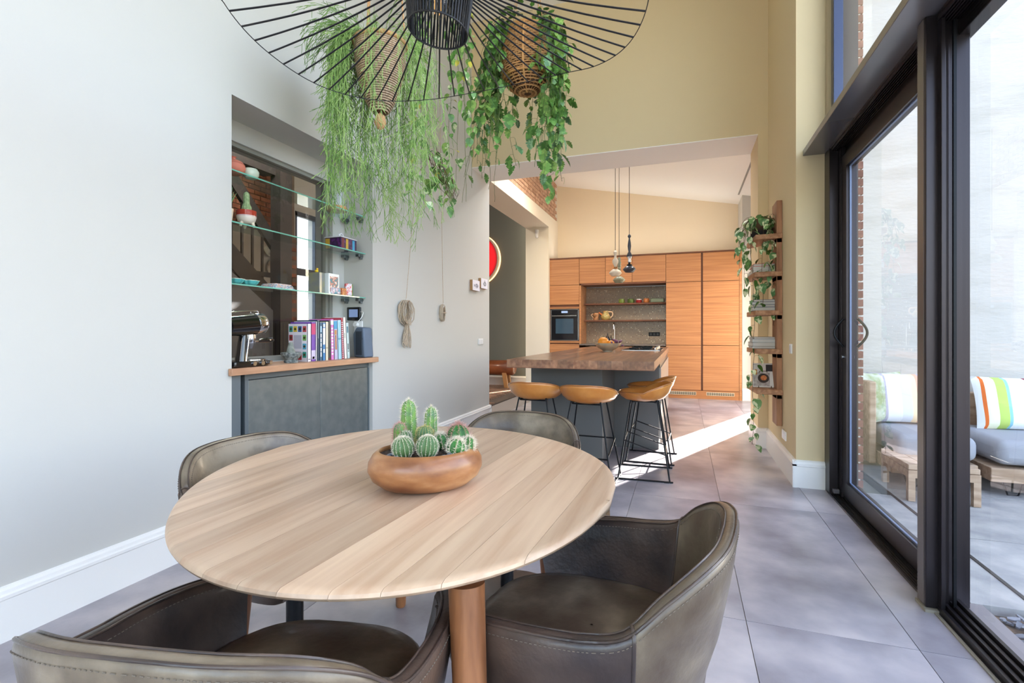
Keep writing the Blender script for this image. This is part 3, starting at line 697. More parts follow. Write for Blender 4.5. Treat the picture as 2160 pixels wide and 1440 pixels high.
for i in range(4): ob('napkin', G().box(-.06+.004*i,-.10+.006*i,.001+.008*i,.06,.09-.01*i,.007+.008*i), nap, t, bevel=.002)
# tins and packets on the lowest shelf
def printed(name, cols, scale=30):
    return mat(name, cols[0], .45, col2=cols[1], col3=cols[2], scale=scale, contrast=(.4,.6))
def packet(name, label, cat, loc, size, m, rz=0, rx=0, extra=None, group=None, bev=.002):
    t = thing(name, label, cat, loc, rz, group); sx, sy, sz = size
    ob('box' if 'box' in name else 'body', G().box(-sx/2,-sy/2,0,sx/2,sy/2,sz), m, t, bevel=bev); t.rotation_euler.x = rx
    if extra: extra(t, sx, sy, sz)
    return t
def lbl(name, x, y0, y1, z0, z1, m):   # raised label on the +x face
    return lambda t, sx, sy, sz: ob(name, G().box(sx/2, y0, z0, sx/2+.0015, y1, z1), m, t)
packet('storage_tin', 'slim yellowish grey tin at the left of the packets on the lowest glass shelf', 'tin', (-2.575,3.02,S1), (.10,.055,.155), mat('tin_olive', (176,176,130), .35, .5, col2=(150,156,160), scale=12))
t = thing('plastic_duck', 'small yellow toy perched on the slim grey tin', 'toy', (-2.575,3.02,S1+.156)); g = G(); g.sphere((0,0,.012),.014,14,8,.8); g.sphere((.006,0,.027),.008,12,8); ob('body', g, mat('toy_yellow', (240,206,40), .4), t, smooth=180); ob('beak', G().tube([(.012,0,.027),(.019,0,.026)],[.003,.001],6), mat('toy_orange', (230,120,40), .4), t)
def foodpic(t, sx, sy, sz):
    ob('picture', G().box(sx/2,-sy*.38,sz*.12,sx/2+.0012,sy*.38,sz*.86), printed('lunchbox_print', ((236,224,214),(80,150,160),(196,120,100)), 40), t)
packet('printed_tin_box', 'large white tin box with a food picture beside the slim grey tin', 'tin', (-2.55,3.115,S1), (.11,.12,.155), mat('tin_white', (230,236,238), .35), extra=foodpic)
packet('card_box', 'dark green card box with two red labels on the lowest glass shelf', 'box', (-2.60,3.225,S1), (.05,.065,.125), mat('box_green', (28,74,44), .5), extra=lambda t, sx, sy, sz: (ob('red_label', G().box(sx/2,-.02,.102,sx/2+.001,.018,.115), mat('label_red', (206,46,60), .5), t), ob('red_label', G().box(sx/2,-.016,.074,sx/2+.001,.018,.085), MC['label_red'], t)))
packet('oval_tin', 'low oval tin with a blue floral print, lying before the large white tin', 'tin', (-2.497,3.13,S1), (.03,.105,.052), printed('floral_print', ((236,240,240),(110,168,186),(220,180,190)), 60), bev=.012)
packet('square_tin', 'small orange tin standing between the floral tin and the pink one', 'tin', (-2.50,3.215,S1), (.045,.055,.055), printed('orange_print', ((206,132,84),(232,176,96),(186,96,70)), 50), bev=.004)
packet('rounded_tin', 'upright pale pink tin with a rounded picture on the lowest glass shelf', 'tin', (-2.50,3.29,S1), (.03,.06,.098), printed('pink_print', ((228,214,224),(226,110,110),(240,226,230)), 40), rz=-.35, bev=.01)
packet('tea_tin', 'bright green tin at the right end of the lowest glass shelf', 'tin', (-2.53,3.345,S1), (.04,.035,.10), mat('tin_green', (110,170,50), .35, col2=(40,100,50), scale=14))
# the box of the middle shelf
t = thing('tea_box', 'dark purple and turquoise patterned box with a clear lid on the middle glass shelf', 'box', (-2.56,3.29,S2))
ob('box', G().box(-.075,-.105,0,.075,.085,.085), printed('purple_print', ((60,34,84),(96,44,120),(40,24,50)), 22), t, bevel=.003)
for y, m in ((-.085, mat('band_maroon', (110,40,56), .4)), (-.035, mat('band_gold', (196,160,60), .4)), (.045, mat('band_turquoise', (40,150,196), .4))): ob('print_band', G().box(.075,y-.014,.004,.0765,y+.014,.082), m, t); 
ob('print_band', G().box(-.07,-.1065,.004,-.03,-.105,.08), MC['band_gold'], t)
ob('lid', G().box(-.08,-.11,.086,.08,.09,.094), mat('clear_plastic', (224,224,232), .2, coat=.5), t, bevel=.003)
g = G(); g.tube([(0,-.03,.094),(0,-.035,.12),(0,-.01,.135),(0,.015,.12),(0,.01,.094)], .007, 8); ob('lid_handle', g, MC['clear_plastic'], t, smooth=60)
# thermostat + socket on the niche side wall
t = thing('thermostat', 'black square thermostat display on the side wall of the niche', 'thermostat', (-2.57,3.468,1.30))
ob('body', G().box(-.065,-.02,-.055,.065,0,.055), mat('black_plastic', (24,24,26), .25), t, bevel=.006); ob('screen', G().box(-.042,-.0215,-.028,.042,-.02,.036), mat('screen_blue', (110,126,160), .15, emit=(120,140,180), es=.25), t)
ob('logo', G().box(-.012,-.0212,-.045,.012,-.02,-.042), mat('logo_brown', (120,80,70), .4), t)
t = thing('wall_socket', 'white double socket with a plugged cable below the thermostat', 'socket', (-2.53,3.468,1.20))
ob('plate', G().box(-.04,-.012,-.05,.04,0,.04), trim, t, bevel=.003); g = G(); g.tube([(-.01,-.012,.01),(-.01,-.045,.012)], .017, 16); ob('plug', g, trim, t, smooth=50)
g = G(); g.tube(bez([(-.01,-.045,.012),(.03,-.06,.03),(.058,-.045,.07),(.055,-.02,.11),(.02,-.01,.115)], 6), .0028, 6); ob('cable', g, trim, t, smooth=60)
# espresso machine
t = thing('espresso_machine', 'black and chrome espresso machine with a tubular body at the left of the niche worktop', 'coffee machine', (-2.47,2.30,.945))
g = G(); g.tube([(-.0,-.15,.235),(0,.045,.252)], [.060,.064], 40); g.box(-.05,-.16,.19,.05,.0,.26); ob('body', g, mat('gloss_black', (14,14,18), .12, coat=1), t, smooth=50)
g = G(); g.tube([(0,.040,.253),(0,.05,.254),(0,.09,.258),(0,.105,.2595),(0,.112,.26)], [.066,.068,.068,.064,.054], 40); ob('end_cap', g, chrome, t, smooth=50)
g = G()
for a in range(0, 360, 60): g.tube([(.03*math.cos(R(a)),.111,.26+.03*math.sin(R(a))),(.03*math.cos(R(a)),.117,.26+.03*math.sin(R(a)))], .009, 12)
g.tube([(0,.111,.26),(0,.12,.26)], .014, 16); ob('gauge', g, chrome, t, smooth=40)
g = G(); g.tube(bez([(.03,-.15,.315),(.03,.0,.33),(.03,.045,.332),(.03,.055,.315)], 5), .004, 8); g.tube(bez([(-.03,-.15,.315),(-.03,.0,.33),(-.03,.045,.332),(-.03,.055,.315)], 5), .004, 8); ob('cup_rail', g, chrome, t, smooth=60)
g = G(); g.tube([(0,.02,.19),(0,.02,.165),(0,.02,.14)], [.034,.036,.03], 28); ob('group_head', g, chrome, t, smooth=50)
g = G(); g.tube([(0,.02,.14),(0,.02,.13),(0,.02,.105)], [.032,.030,.018], 24); ob('filter_holder', g, steel, t, smooth=50)
g = G(); g.tube([(.0,.04,.148),(.0,.085,.15)], .006, 10); ob('handle_neck', g, chrome, t, smooth=60)
g = G(); g.tube([(0,.085,.150),(0,.10,.151),(0,.15,.154),(0,.19,.154),(0,.203,.153)], [.009,.012,.016,.013,.006], 18); ob('handle', g, MC['gloss_black'], t, smooth=60)
g = G(); g.tube([(0,.0,.14),(0,-.015,.10),(0,-.028,.085)], [.006,.006,.004], 8); ob('spout', g, MC['gloss_black'], t, smooth=60)
g = G(); g.tube([(.0,-.05,.0),(0,-.025,.205)], [.035,.022], 20); ob('column', g, MC['gloss_black'], t, smooth=60); g = G(); g.tube([(.03,-.035,.03),(.03,-.01,.2)], .004, 8); ob('column_rod', g, chrome, t, smooth=60)
g = G(); g.box(-.085,-.16,0.004,.085,.05,.036); g.tube([(0,.05,.004),(0,.05,.036)], .085, 40); ob('drip_base', g, MC['gloss_black'], t, bevel=.008, seg=3)
g = G(); g.tube([(0,.05,.036),(0,.05,.041)], .066, 40); ob('drip_tray', g, chrome, t, smooth=40)
for y in (-.03,.03,.09): g = G(); g.tube([(.083,y,.02),(.094,y,.02)], .013, 18); ob('knob', g, chrome, t, smooth=40)
# mortar and pestle
gran = mat('granite', (84,92,92), .8, col2=(140,146,144), scale=60, bump=.5, bscale=90, contrast=(.4,.6))
t = thing('mortar_and_pestle', 'rough granite mortar with an upright pestle on the niche worktop', 'mortar', (-2.48,2.665,.945))
g = G(); g.lathe([(.001,.0),(.044,.0),(.046,.012),(.040,.020),(.052,.036),(.066,.055),(.066,.066),(.058,.070),(.046,.055),(.02,.035),(.001,.03)], 40, caps=False); ob('mortar', g, gran, t, smooth=60)
g = G(); g.lathe([(.001,.035),(.026,.045),(.028,.07),(.020,.105),(.012,.135),(.001,.138)], 24, caps=False, c=(.0,-.004,0)); ob('pestle', g, mat('granite_light', (120,126,118), .8, col2=(150,154,146), scale=60, bump=.3), t, smooth=60)
# cook books
def book(y, th, h, dep, col, label, lean=0, x=-2.455, z=.945, marks=(), cat='book', group='cook books on the niche worktop', cover=None):
    t = thing('book', label, cat, (x, y, z), 0, group); t.rotation_euler.x = -lean
    cvm = mat('cover_%d_%d_%d' % col, col, .4)
    g = G(); g.box(-dep, 0, 0, -dep*.0, .0025, h); g.box(-dep,th-.0025,0,0,th,h); g.box(-.003,0,0,0,th,h); ob('cover', g, cvm, t)
    ob('pages', G().box(-dep+.004,.0025,.003,-.003,th-.0025,h-.003), mat('pages', (232,226,212), .9), t)
    for (z0, z1, c_, f) in marks:
        ob('spine_print', G().box(-.0005,th*(.5-f/2),z0*h,.0006,th*(.5+f/2),z1*h), mat('ink_%d_%d_%d' % c_, c_, .5), t)
    if cover: cover(t, dep, th, h)
    return t
def recipe_cover(t, dep, th, h):
    cols = [(60,150,140),(216,190,70),(60,90,150),(200,80,90),(160,50,60),(120,180,100),(60,100,60),(90,170,200),(40,150,130),(190,60,70)]
    pos = [(.13,.86),(.36,.86),(.6,.86),(.84,.86),(.13,.63),(.84,.63),(.13,.40),(.84,.40),(.84,.18),(.60,.12),(.13,.12)]
    for i, (a, b) in enumerate(pos):
        c_ = cols[i % 10]; x = -dep+dep*a
        ob('cover_print', G().box(x-.015,-.0012,b*h-.020,x+.015,0,b*h+.020), mat('ink_%d_%d_%d' % c_, c_, .5), t)
        ob('cover_print', G().lathe([(.001,0),(.009,0),(.009,.0008),(.001,.0008)], 12, caps=False).xf(Matrix.Translation((x,-.0013,b*h)) @ Matrix.Rotation(R(90),4,'X')), mat('food_dark', (70,60,30), .5), t)
    ob('cover_text', G().box(-dep*.72,-.0008,h*.34,-dep*.30,0,h*.70), mat('ink_grey', (190,188,204), .6), t)
y = 2.79
W1 = (236,232,240)
BK = [(.034,.262,.165,(236,232,242),'white cook book with small coloured food pictures on its cover, first in the row',0,[(.05,.07,(60,60,60),.5)],recipe_cover),
 (.044,.275,.18,(110,64,170),'purple cook book with a pink top on its spine',0,[(.68,.96,(206,70,120),.9),(.05,.28,(210,200,226),.9),(.06,.12,(70,60,110),.5)],None),
 (.012,.28,.19,(246,246,248),'thin white book between the purple and the dark blue ones',0,[],None),
 (.024,.29,.18,(30,66,96),'dark blue cook book after the thin white one',0,[(.55,.95,(120,140,150),.4)],None),
 (.030,.275,.18,(44,96,128),'blue-grey book with white vertical lettering on the spine',.01,[(.10,.22,(240,240,240),.35),(.24,.33,(240,240,240),.35),(.36,.46,(240,240,240),.35),(.48,.58,(240,240,240),.35),(.60,.70,(240,240,240),.35),(.74,.90,(170,210,230),.5)],None),
 (.030,.272,.18,(58,130,190),'bright blue book with a long white spine label',.015,[(.42,.86,(240,242,248),.8),(.88,.97,(230,236,240),.6),(.2,.3,(240,246,250),.5)],None),
 (.030,.280,.17,(226,218,196),'cream coloured book beside the bright blue one',.02,[(.3,.34,(180,170,140),.5)],None),
 (.026,.290,.18,(34,52,66),'dark slate book between the cream and the pink ones',.025,[(.0,.05,(120,40,60),.8)],None),
 (.034,.300,.19,(226,128,206),'pink book with a row of white letters down the spine',.04,[(.86,.97,(236,236,244),.9)]+[(.12+.078*k,.165+.078*k,(248,240,250),.55) for k in range(9)],None),
 (.040,.292,.19,(190,190,220),'pale lilac book with an orange figure and blue top on the spine',.06,[(.78,.98,(70,160,206),.95),(.25,.62,(176,110,60),.4),(.63,.75,(196,140,84),.6)],None),
 (.040,.295,.18,(176,220,240),'light sky-blue book, thick, after the lilac one',.07,[(.5,.54,(110,170,200),.8),(.0,.95,(120,196,226),.12)],None),
 (.022,.312,.18,(190,62,84),'red ring-bound book with a striped spine',.085,[(.03+.05*k,.05+.05*k,(236,226,236),.7) for k in range(18)],None),
 (.030,.318,.17,(244,236,232),'tall off-white book next to the red ring-bound one',.10,[(.5,.62,(190,200,190),.4)],None),
 (.032,.275,.17,(190,216,220),'last book of the row, pale green with dark marks, leaning by the speaker',.12,[(.72,.9,(70,120,140),.5),(.25,.42,(40,60,70),.3),(.19,.22,(40,60,70),.3)],None)]
for (th, h, dep, col, lab, lean, marks, cov) in BK:
    book(y, th, h, dep, col, lab, 0 if lean < .03 else -lean*.6, marks=marks, cover=cov); y += th*1.0+.0015+(.003 if lean > .03 else 0)
# loudspeaker
t = thing('loudspeaker', 'blue-grey wedge loudspeaker at the right end of the niche worktop', 'speaker', (-2.45,3.42,.946), R(0))
g = G(); pr = [(-.075,.0),(.075,.0),(.052,.245),(-.045,.245),(-.12,.15)]
g.prism([(-.07,-.0),(.075,0),(.052,.238),(-.04,.245),(-.085,.19)], 1, -.045, .045); ob('housing', g, mat('speaker_grey', (92,106,124), .5, col2=(104,118,138), scale=3), t, bevel=.014, seg=3)
t.rotation_euler.z = R(-18)
ob('grille', G().box(-.04,-.0485,.02,.04,-.045,.21), mat('speaker_side', (52,60,72), .6), t, bevel=.004)
g = G(); g.tube([(.045,-.046,.15),(.045,-.0475,.15)], .006, 16); ob('logo', g, mat('speaker_mark', (60,68,80), .4), t, smooth=40)
# ---- dish visible through the glass: plates, stairs, post in the hall
dark = mat('dark_steel', (46,42,42), .5)
t = thing('staircase', 'dark steel staircase with railings in the hall behind the niche window', 'stairs', (-5.1,0,0))
def bar(a, b, w, th):
    a = Vector(a); b = Vector(b); g = G(); d = (b-a).normalized(); n_ = Vector((0,-d.z,d.y)); x = Vector((th/2,0,0)); n_ *= w/2
    g.add([a-x-n_,a+x-n_,a+x+n_,a-x+n_,b-x-n_,b+x-n_,b+x+n_,b-x+n_], [(0,3,2,1),(4,5,6,7),(0,1,5,4),(1,2,6,5),(2,3,7,6),(3,0,4,7)]); return g
t.location = (-5.1, 0, 0)
ob('stringer', bar((0,4.2,3.35),(0,5.22,2.25),.16,.05), dark, t); ob('stringer', bar((0,3.9,2.55),(0,5.2,1.50),.24,.05), dark, t)
ob('rail', G().box(-.02,4.2,1.86,.02,5.2,1.92), dark, t)
for k in range(6): ob('baluster', G().box(-.012,4.35+k*.155,1.5,.012,4.375+k*.155,3.15-k*.165), dark, t)
for k in range(6): ob('tread', G().box(-.8,3.9+k*.21,2.45-k*.165,-.03,4.15+k*.21,2.49-k*.165), dark, t)
ob('underside', G().prism([(3.2,.0),(3.2,2.75),(5.2,1.36),(5.2,0)], 0, .03, .06), mat('stair_panel', (108,108,110), .7), t)
t = thing('steel_post', 'dark square steel column in the hall, between stairs and hall window', 'column', (-5.0,5.2,0)); ob('shaft', G().box(-.08,-.10,0,.08,.10,4.2), dark, t)
t = thing('ceiling_beam', 'dark steel beam below the hall ceiling', 'beam', (-5.1,4.2,3.18)); ob('beam', G().box(-.1,-3.5,0,.1,.9,.32), dark, t)
for (y, z, r, lab) in ((6.20,2.50,.17,'upper round painted plate on the hall wall, behind the stair railing'),(6.26,2.16,.15,'lower round painted plate on the hall wall, behind the stair railing')):
    t = thing('wall_plate', lab, 'plate', (-6.185,y,z), 0, 'plates on the hall wall'); g = G(); g.lathe([(.001,.0),(r*.6,.004),(r,.025),(r*.98,.03),(r*.6,.012),(.001,.010)], 32, caps=False).xf(Matrix.Rotation(R(90),4,'Y')); ob('plate', g, mat('plate_glaze', (180,186,170), .3, col2=(110,100,90), scale=8), t, smooth=60)
# red light disc and leather pommel bench at the end of the hall
t = thing('round_wall_light', 'round red glowing wall light on the grey hall wall', 'wall light', (-4.335,10.165,2.74))
RX = Matrix.Rotation(R(90),4,'X')
g = G(); g.lathe([(.001,0),(.53,0),(.56,.03),(.56,.10),(.54,.11),(.001,.11)], 64, caps=False).xf(RX); ob('housing', g, mat('disc_rim', (196,180,160), .5), t, smooth=50)
redm = bpy.data.materials.new('red_rings'); redm.use_nodes = True; N = redm.node_tree.nodes; L = redm.node_tree.links; b = N['Principled BSDF']; b.inputs['Roughness'].default_value = .5
tc = N.new('ShaderNodeTexCoord'); ln = N.new('ShaderNodeVectorMath'); ln.operation = 'LENGTH'; rp = N.new('ShaderNodeValToRGB'); L.new(tc.outputs['Object'], ln.inputs[0]); dv = N.new('ShaderNodeMath'); dv.operation = 'DIVIDE'; dv.inputs[1].default_value = .54
L.new(ln.outputs['Value'], dv.inputs[0]); L.new(dv.outputs[0], rp.inputs[0]); e = rp.color_ramp.elements; e[0].color = lin((250,120,20)); e[1].color = lin((120,10,16)); e[1].position = 1
for p, c_ in ((.5,(240,60,20)),(.62,(250,90,30)),(.70,(214,10,24)),(.85,(226,14,30)),(.95,(190,8,22))): q = e.new(p); q.color = lin(c_)
L.new(rp.outputs[0], b.inputs['Base Color']); L.new(rp.outputs[0], b.inputs['Emission Color']); b.inputs['Emission Strength'].default_value = .45
g = G(); g.lathe([(.001,.112),(.53,.112),(.53,.114),(.001,.114)], 64, caps=False).xf(RX); ob('disc', g, redm, t)
g = G(); g.lathe([(.50,.0),(.575,.004),(.50,.008)], 64, caps=False).xf(RX); ob('glow_ring', g, mat('warm_led', (255,200,130), .5, emit=(255,190,120), es=2), t)
t = thing('leather_bench', 'brown leather vaulting bench on wooden legs in the hall', 'bench', (-3.66,9.75,-.03))
g = G(); g.tube([(-.55,0,.44),(-.50,0,.44),(.32,0,.44),(.36,0,.44)], [.12,.155,.155,.12], 32); o = ob('seat', g, mat('saddle_leather', (120,64,34), .35, col2=(150,84,48), scale=5, coat=.3), t, smooth=60); 
for x in (-.4,.12): 
    for s_ in (-1,1): ob('leg', G().prism([(x,.34),(x+.09,.34),(x+.13,.03),(x+.05,.03)], 1, s_*.1-.03, s_*.1+.03), mat('pale_leg_wood', (186,136,84), .5), t, bevel=.004)

t = thing('hall_fill_lamp', 'added, unseen round white lamp brightening the hall behind the niche window', 'ceiling lamp', (-4.3,4.6,4.2)); g = G(); g.lathe([(.001,-.08),(.17,-.08),(.2,-.03),(.2,0),(.001,0)], 40, caps=False); ob('diffuser', g, mat('fill_lamp_diffuser', (255,246,230), .5, emit=(255,236,210), es=2), t, smooth=60)  # unseen fitting and point light, added to brighten the hall
d = bpy.data.lights.new('hall_fill_light', 'POINT'); d.energy = 110; d.color = (1,.9,.76); d.shadow_soft_size = .15; o = bpy.data.objects.new('hall_fill_light', d); C.objects.link(o); o.parent = t; o.location = (0,0,-.16)
# ================================================================== KITCHEN WALL (front plane Y = 9.15)
KY = 9.15
def door(t, x0, z0, x1, z1, name='door', y=KY): return ob(name, G().box(x0+.002,y,z0+.002,x1-.002,y+.02,z1-.002), kitw, t, bevel=.0015)
def carc(t, x0, z0, x1, z1, y1=9.78): return ob('carcass', G().box(x0,KY+.022,z0,x1,y1,z1), kitd, t)
t = thing('oven_cabinet', 'tall wooden cabinet with the built-in oven at the left end of the kitchen wall', 'cabinet', (0,0,0))
carc(t, -2.40,.12,-1.832,.985); carc(t,-2.40,1.59,-1.832,2.515)
ob('side_panel', G().box(-2.40,KY+.03,.985,-2.39,9.7,1.59).box(-1.842,KY+.03,.985,-1.832,9.7,1.59), kitw, t)
door(t,-2.40,2.026,-1.834,2.513); door(t,-2.40,1.66,-1.834,2.024); ob('rail', G().box(-2.40,KY,1.585,-1.834,KY+.02,1.615), kitw, t); ob('rail', G().box(-2.40,KY,.945,-1.834,KY+.02,.985), kitw, t)
door(t,-2.40,.52,-1.834,.925,'drawer_front'); door(t,-2.40,.12,-1.834,.515,'drawer_front')
t = thing('oven', 'built-in black glass oven with a steel bar handle in the left cabinet', 'oven', (-2.11,KY,.99))
ob('frame', G().box(-.272,-.004,.0,-.252,.4,.588).box(.252,-.004,0,.272,.4,.588).box(-.272,-.004,0,.272,.4,.012).box(-.272,-.004,.576,.272,.4,.588), steel, t)
ob('control_panel', G().box(-.252,-.008,.488,.252,.02,.576), mat('oven_glass', (16,20,30), .06, coat=1), t)
ob('door', G().box(-.252,-.012,.012,.252,.02,.480), MC['oven_glass'], t, bevel=.003); ob('window', G().box(-.17,-.0135,.13,.17,-.012,.41), mat('oven_window', (60,84,104), .08, coat=1), t)
ob('display', G().box(-.06,-.0092,.515,.06,-.008,.555), mat('oven_display', (96,110,134), .2, emit=(150,170,200), es=.5), t)
ob('handle', G().box(-.235,-.05,.452,.235,-.038,.472).box(-.22,-.04,.456,-.2,-.01,.468).box(.2,-.04,.456,.22,-.01,.468), steel, t, bevel=.003)
for x0, x1, lab in ((-1.83,-1.351,'left wooden wall cupboard above the mosaic niche'),(-1.349,-.877,'middle wooden wall cupboard above the mosaic niche'),(-.875,-.295,'right wooden wall cupboard above the mosaic niche')):
    t = thing('wall_cupboard', lab, 'cupboard', (0,0,0), 0, 'wall cupboards over the mosaic niche'); carc(t,x0,2.045,x1,2.515); door(t,x0,2.045,x1,2.513)
t = thing('worktop_unit', 'low kitchen unit with a thin grey worktop under the mosaic niche', 'cabinet', (0,0,0)); carc(t,-1.83,.12,-.297,.87)
for i in range(3): door(t,-1.83+.511*i,.50,-1.83+.511*(i+1),.85,'drawer_front'); door(t,-1.83+.511*i,.12,-1.83+.511*(i+1),.495,'drawer_front')
ob('worktop', G().box(-1.83,KY-.01,.905,-.297,9.7,.93), mat('worktop_grey', (120,108,100), .3), t)
t = thing('niche_surround', 'wooden lining around the mosaic kitchen niche', 'panel', (0,0,0)); ob('side_panel', G().box(-1.832,KY,.93,-1.80,9.78,2.04), kitw, t); ob('bottom_rail', G().box(-1.83,KY,2.015,-.297,9.78,2.043), kitd, t)
ob('led_profile', G().box(-1.78,9.60,2.0,-.31,9.63,2.014), steel, t)
# mosaic of penny tiles, each about two centimetres: too small to pick apart
mm = bpy.data.materials.new('mosaic'); mm.use_nodes = True; N = mm.node_tree.nodes; L = mm.node_tree.links; b = N['Principled BSDF']
tc = N.new('ShaderNodeTexCoord'); mp = N.new('ShaderNodeMapping'); mp.inputs['Scale'].default_value = (38,1,38); vo = N.new('ShaderNodeTexVoronoi'); vo.inputs['Randomness'].default_value = .25; vo.inputs['Scale'].default_value = 1
L.new(tc.outputs['Object'], mp.inputs[0]); L.new(mp.outputs[0], vo.inputs['Vector'])
sp = N.new('ShaderNodeSeparateColor'); L.new(vo.outputs['Color'], sp.inputs[0]); rp = N.new('ShaderNodeValToRGB'); rp.color_ramp.interpolation = 'CONSTANT'; L.new(sp.outputs[0], rp.inputs[0])
e = rp.color_ramp.elements; e[0].color = lin((112,82,62)); e[1].position = .2; e[1].color = lin((196,164,128))
for p, c_ in ((.5,(216,190,156)),(.72,(160,126,98)),(.82,(255,244,216))): q = e.new(p); q.color = lin(c_)
cr = N.new('ShaderNodeMath'); cr.operation = 'GREATER_THAN'; cr.inputs[1].default_value = .44; L.new(vo.outputs['Distance'], cr.inputs[0]); mx = N.new('ShaderNodeMix'); mx.data_type = 'RGBA'; L.new(cr.outputs[0], mx.inputs[0]); L.new(rp.outputs[0], mx.inputs[6]); mx.inputs[7].default_value = lin((150,132,114)); L.new(mx.outputs[2], b.inputs['Base Color'])
b.inputs['Roughness'].default_value = .25; b.inputs['Metallic'].default_value = .1
sn = ob('mosaic_splashback', G().box(-1.80,9.68,.93,-.297,9.78,2.01), mm); tag(sn, 'brown and gold penny-tile mosaic splashback behind the kitchen shelves', 'splashback')
for z, lab in ((1.69,'upper wooden shelf on the mosaic, with jars'),(1.375,'lower wooden shelf on the mosaic, with the painted jug')):
    s_ = ob('wall_shelf', G().box(-1.80,9.42,z-.028,-.297,9.68,z), kitd, bevel=.002); tag(s_, lab, 'shelf', 'wooden shelves in the mosaic niche')
for x0, x1, lab in ((-.293,.285,'left tall wooden cabinet of the pair at the right of the kitchen wall'),(.311,.885,'right tall wooden cabinet of the pair, next to the pier')):
    t = thing('tall_cabinet', lab, 'cabinet', (0,0,0), 0, 'tall wooden kitchen cabinets'); carc(t,x0,.14,x1,2.515)
    door(t,x0,2.022,x1,2.513); door(t,x0,.922,x1,2.018); door(t,x0,.145,x1,.918)
gs = ob('grip_strip', G().box(.285,KY+.02,.14,.311,KY+.03,2.515), mat('grip_brown', (96,56,36), .4)); tag(gs, 'dark vertical grip strip between the two tall wooden cabinets', 'strip')
tb = ob('top_band', G().box(-2.40,KY-.004,2.517,.925,9.79,2.54), kitd); tag(tb, 'thin brown top band running over all kitchen cabinets', 'panel')
sp_ = ob('end_panel', G().box(.887,KY-.004,.0,.925,9.78,2.515), kitw); tag(sp_, 'wooden end panel of the kitchen wall beside the pier', 'panel')
pw = mat('plinth_wood', (168,112,68), .5, col2=(186,128,82), scale=3, stretch=(.5,6,6)); sp_ = ob('plinth', G().box(-.297,KY+.006,0,.886,KY+.022,.14), pw); tag(sp_, 'light wooden plinth with two grilles under the tall cabinets', 'plinth')
sp_ = ob('plinth', G().box(-2.4,KY+.006,0,-.3,KY+.021,.116), kitd); tag(sp_, 'dark wooden plinth behind the island', 'plinth')
for x0, lab in ((-.235,'ventilation grille in the plinth below the left tall cabinet'),(.37,'ventilation grille in the plinth below the right tall cabinet')):
    t = thing('vent_grille', lab, 'grille', (x0,KY+.004,.062), 0, 'plinth grilles'); g = G(); g.box(0,-.004,0,.44,0,.006); g.box(0,-.004,.052,.44,0,.058); g.box(0,-.004,0,.006,0,.058); g.box(.434,-.004,0,.44,0,.058); ob('frame', g, mat('grille_cream', (226,214,190), .5), t)
    ob('backing', G().box(.004,.0,.004,.436,.0015,.054), mat('grille_dark', (50,46,40), .8), t)
    g = G(); [g.box(.006+.0355*k,-.003,.006,.010+.0355*k,-.0005,.052) for k in range(1, 12)]; [g.box(.006,-.003,.017+.012*k,.434,-.001,.020+.012*k) for k in range(3)]; ob('bars', g, MC['grille_cream'], t)
# shelf contents
def jar(x, r, h, m, lab, grp='jars on the upper kitchen shelf', lid=None):
    t = thing('jar', lab, 'jar', (x,9.50,1.69), 0, grp); g = G(); g.lathe([(.001,0),(r*.9,0),(r,.01),(r,h*.7),(r*.85,h*.78)], 24, caps=False); ob('body', g, m, t, smooth=50)
    g = G(); g.lathe([(r*.95,h*.74),(r*.95,h*.92),(r*.3,h),(.001,h)], 24, caps=False); ob('lid', g, lid or m, t, smooth=50)
jar(-1.10,.055,.085,mat('jar_green', (120,138,62), .3), 'leftmost green jar on the upper kitchen shelf'); jar(-.93,.062,.082,mat('jar_dark_green', (92,112,56), .3), 'wider dark green jar beside the first green one on the upper kitchen shelf')
jar(-.785,.052,.075,mat('jar_red', (170,36,40), .3), 'red jar in the middle of the upper kitchen shelf', lid=trim); jar(-.65,.052,.085,mat('jar_copper', (200,122,66), .35), 'orange wooden jar on the upper kitchen shelf')
packet('bread_tin', 'long grey-green tin at the right end of the upper kitchen shelf', 'tin', (-.455,9.50,1.69), (.24,.09,.078), mat('tin_greygreen', (128,140,116), .4, .3), bev=.012)
clay = mat('painted_clay', (214,150,90), .4, col2=(236,196,140), scale=24, col3=(150,150,84))
t = thing('painted_jug', 'orange and cream painted jug on the lower kitchen shelf', 'jug', (-1.40,9.52,1.375)); g = G(); g.lathe([(.001,0),(.06,0),(.085,.03),(.09,.07),(.06,.12),(.045,.15),(.052,.175),(.045,.175),(.04,.15),(.001,.14)], 28, caps=False); ob('body', g, clay, t, smooth=50)
g = G(); g.tube(bez([(.05,0,.16),(.12,0,.15),(.13,0,.09),(.08,0,.04)], 5), .012, 8); ob('handle', g, mat('clay_cream', (232,196,160), .5), t, smooth=60); g = G(); g.tube([(-.05,0,.09),(-.11,0,.13),(-.13,0,.15)], [.018,.012,.010], 10); ob('spout', g, mat('clay_orange', (226,120,50), .4), t, smooth=60)
t = thing('painted_jug', 'smaller brown striped jug left of the orange one on the lower kitchen shelf', 'jug', (-1.58,9.50,1.375)); g = G(); g.lathe([(.001,0),(.04,0),(.05,.02),(.045,.06),(.06,.10),(.05,.135),(.04,.14),(.001,.13)], 24, caps=False); ob('body', g, mat('brown_clay', (120,84,50), .5, col2=(206,150,104), scale=18), t, smooth=50); g = G(); g.tube(bez([(-.05,0,.12),(-.09,0,.1),(-.045,0,.04)], 5), .009, 8); ob('handle', g, MC['clay_cream'], t, smooth=60)
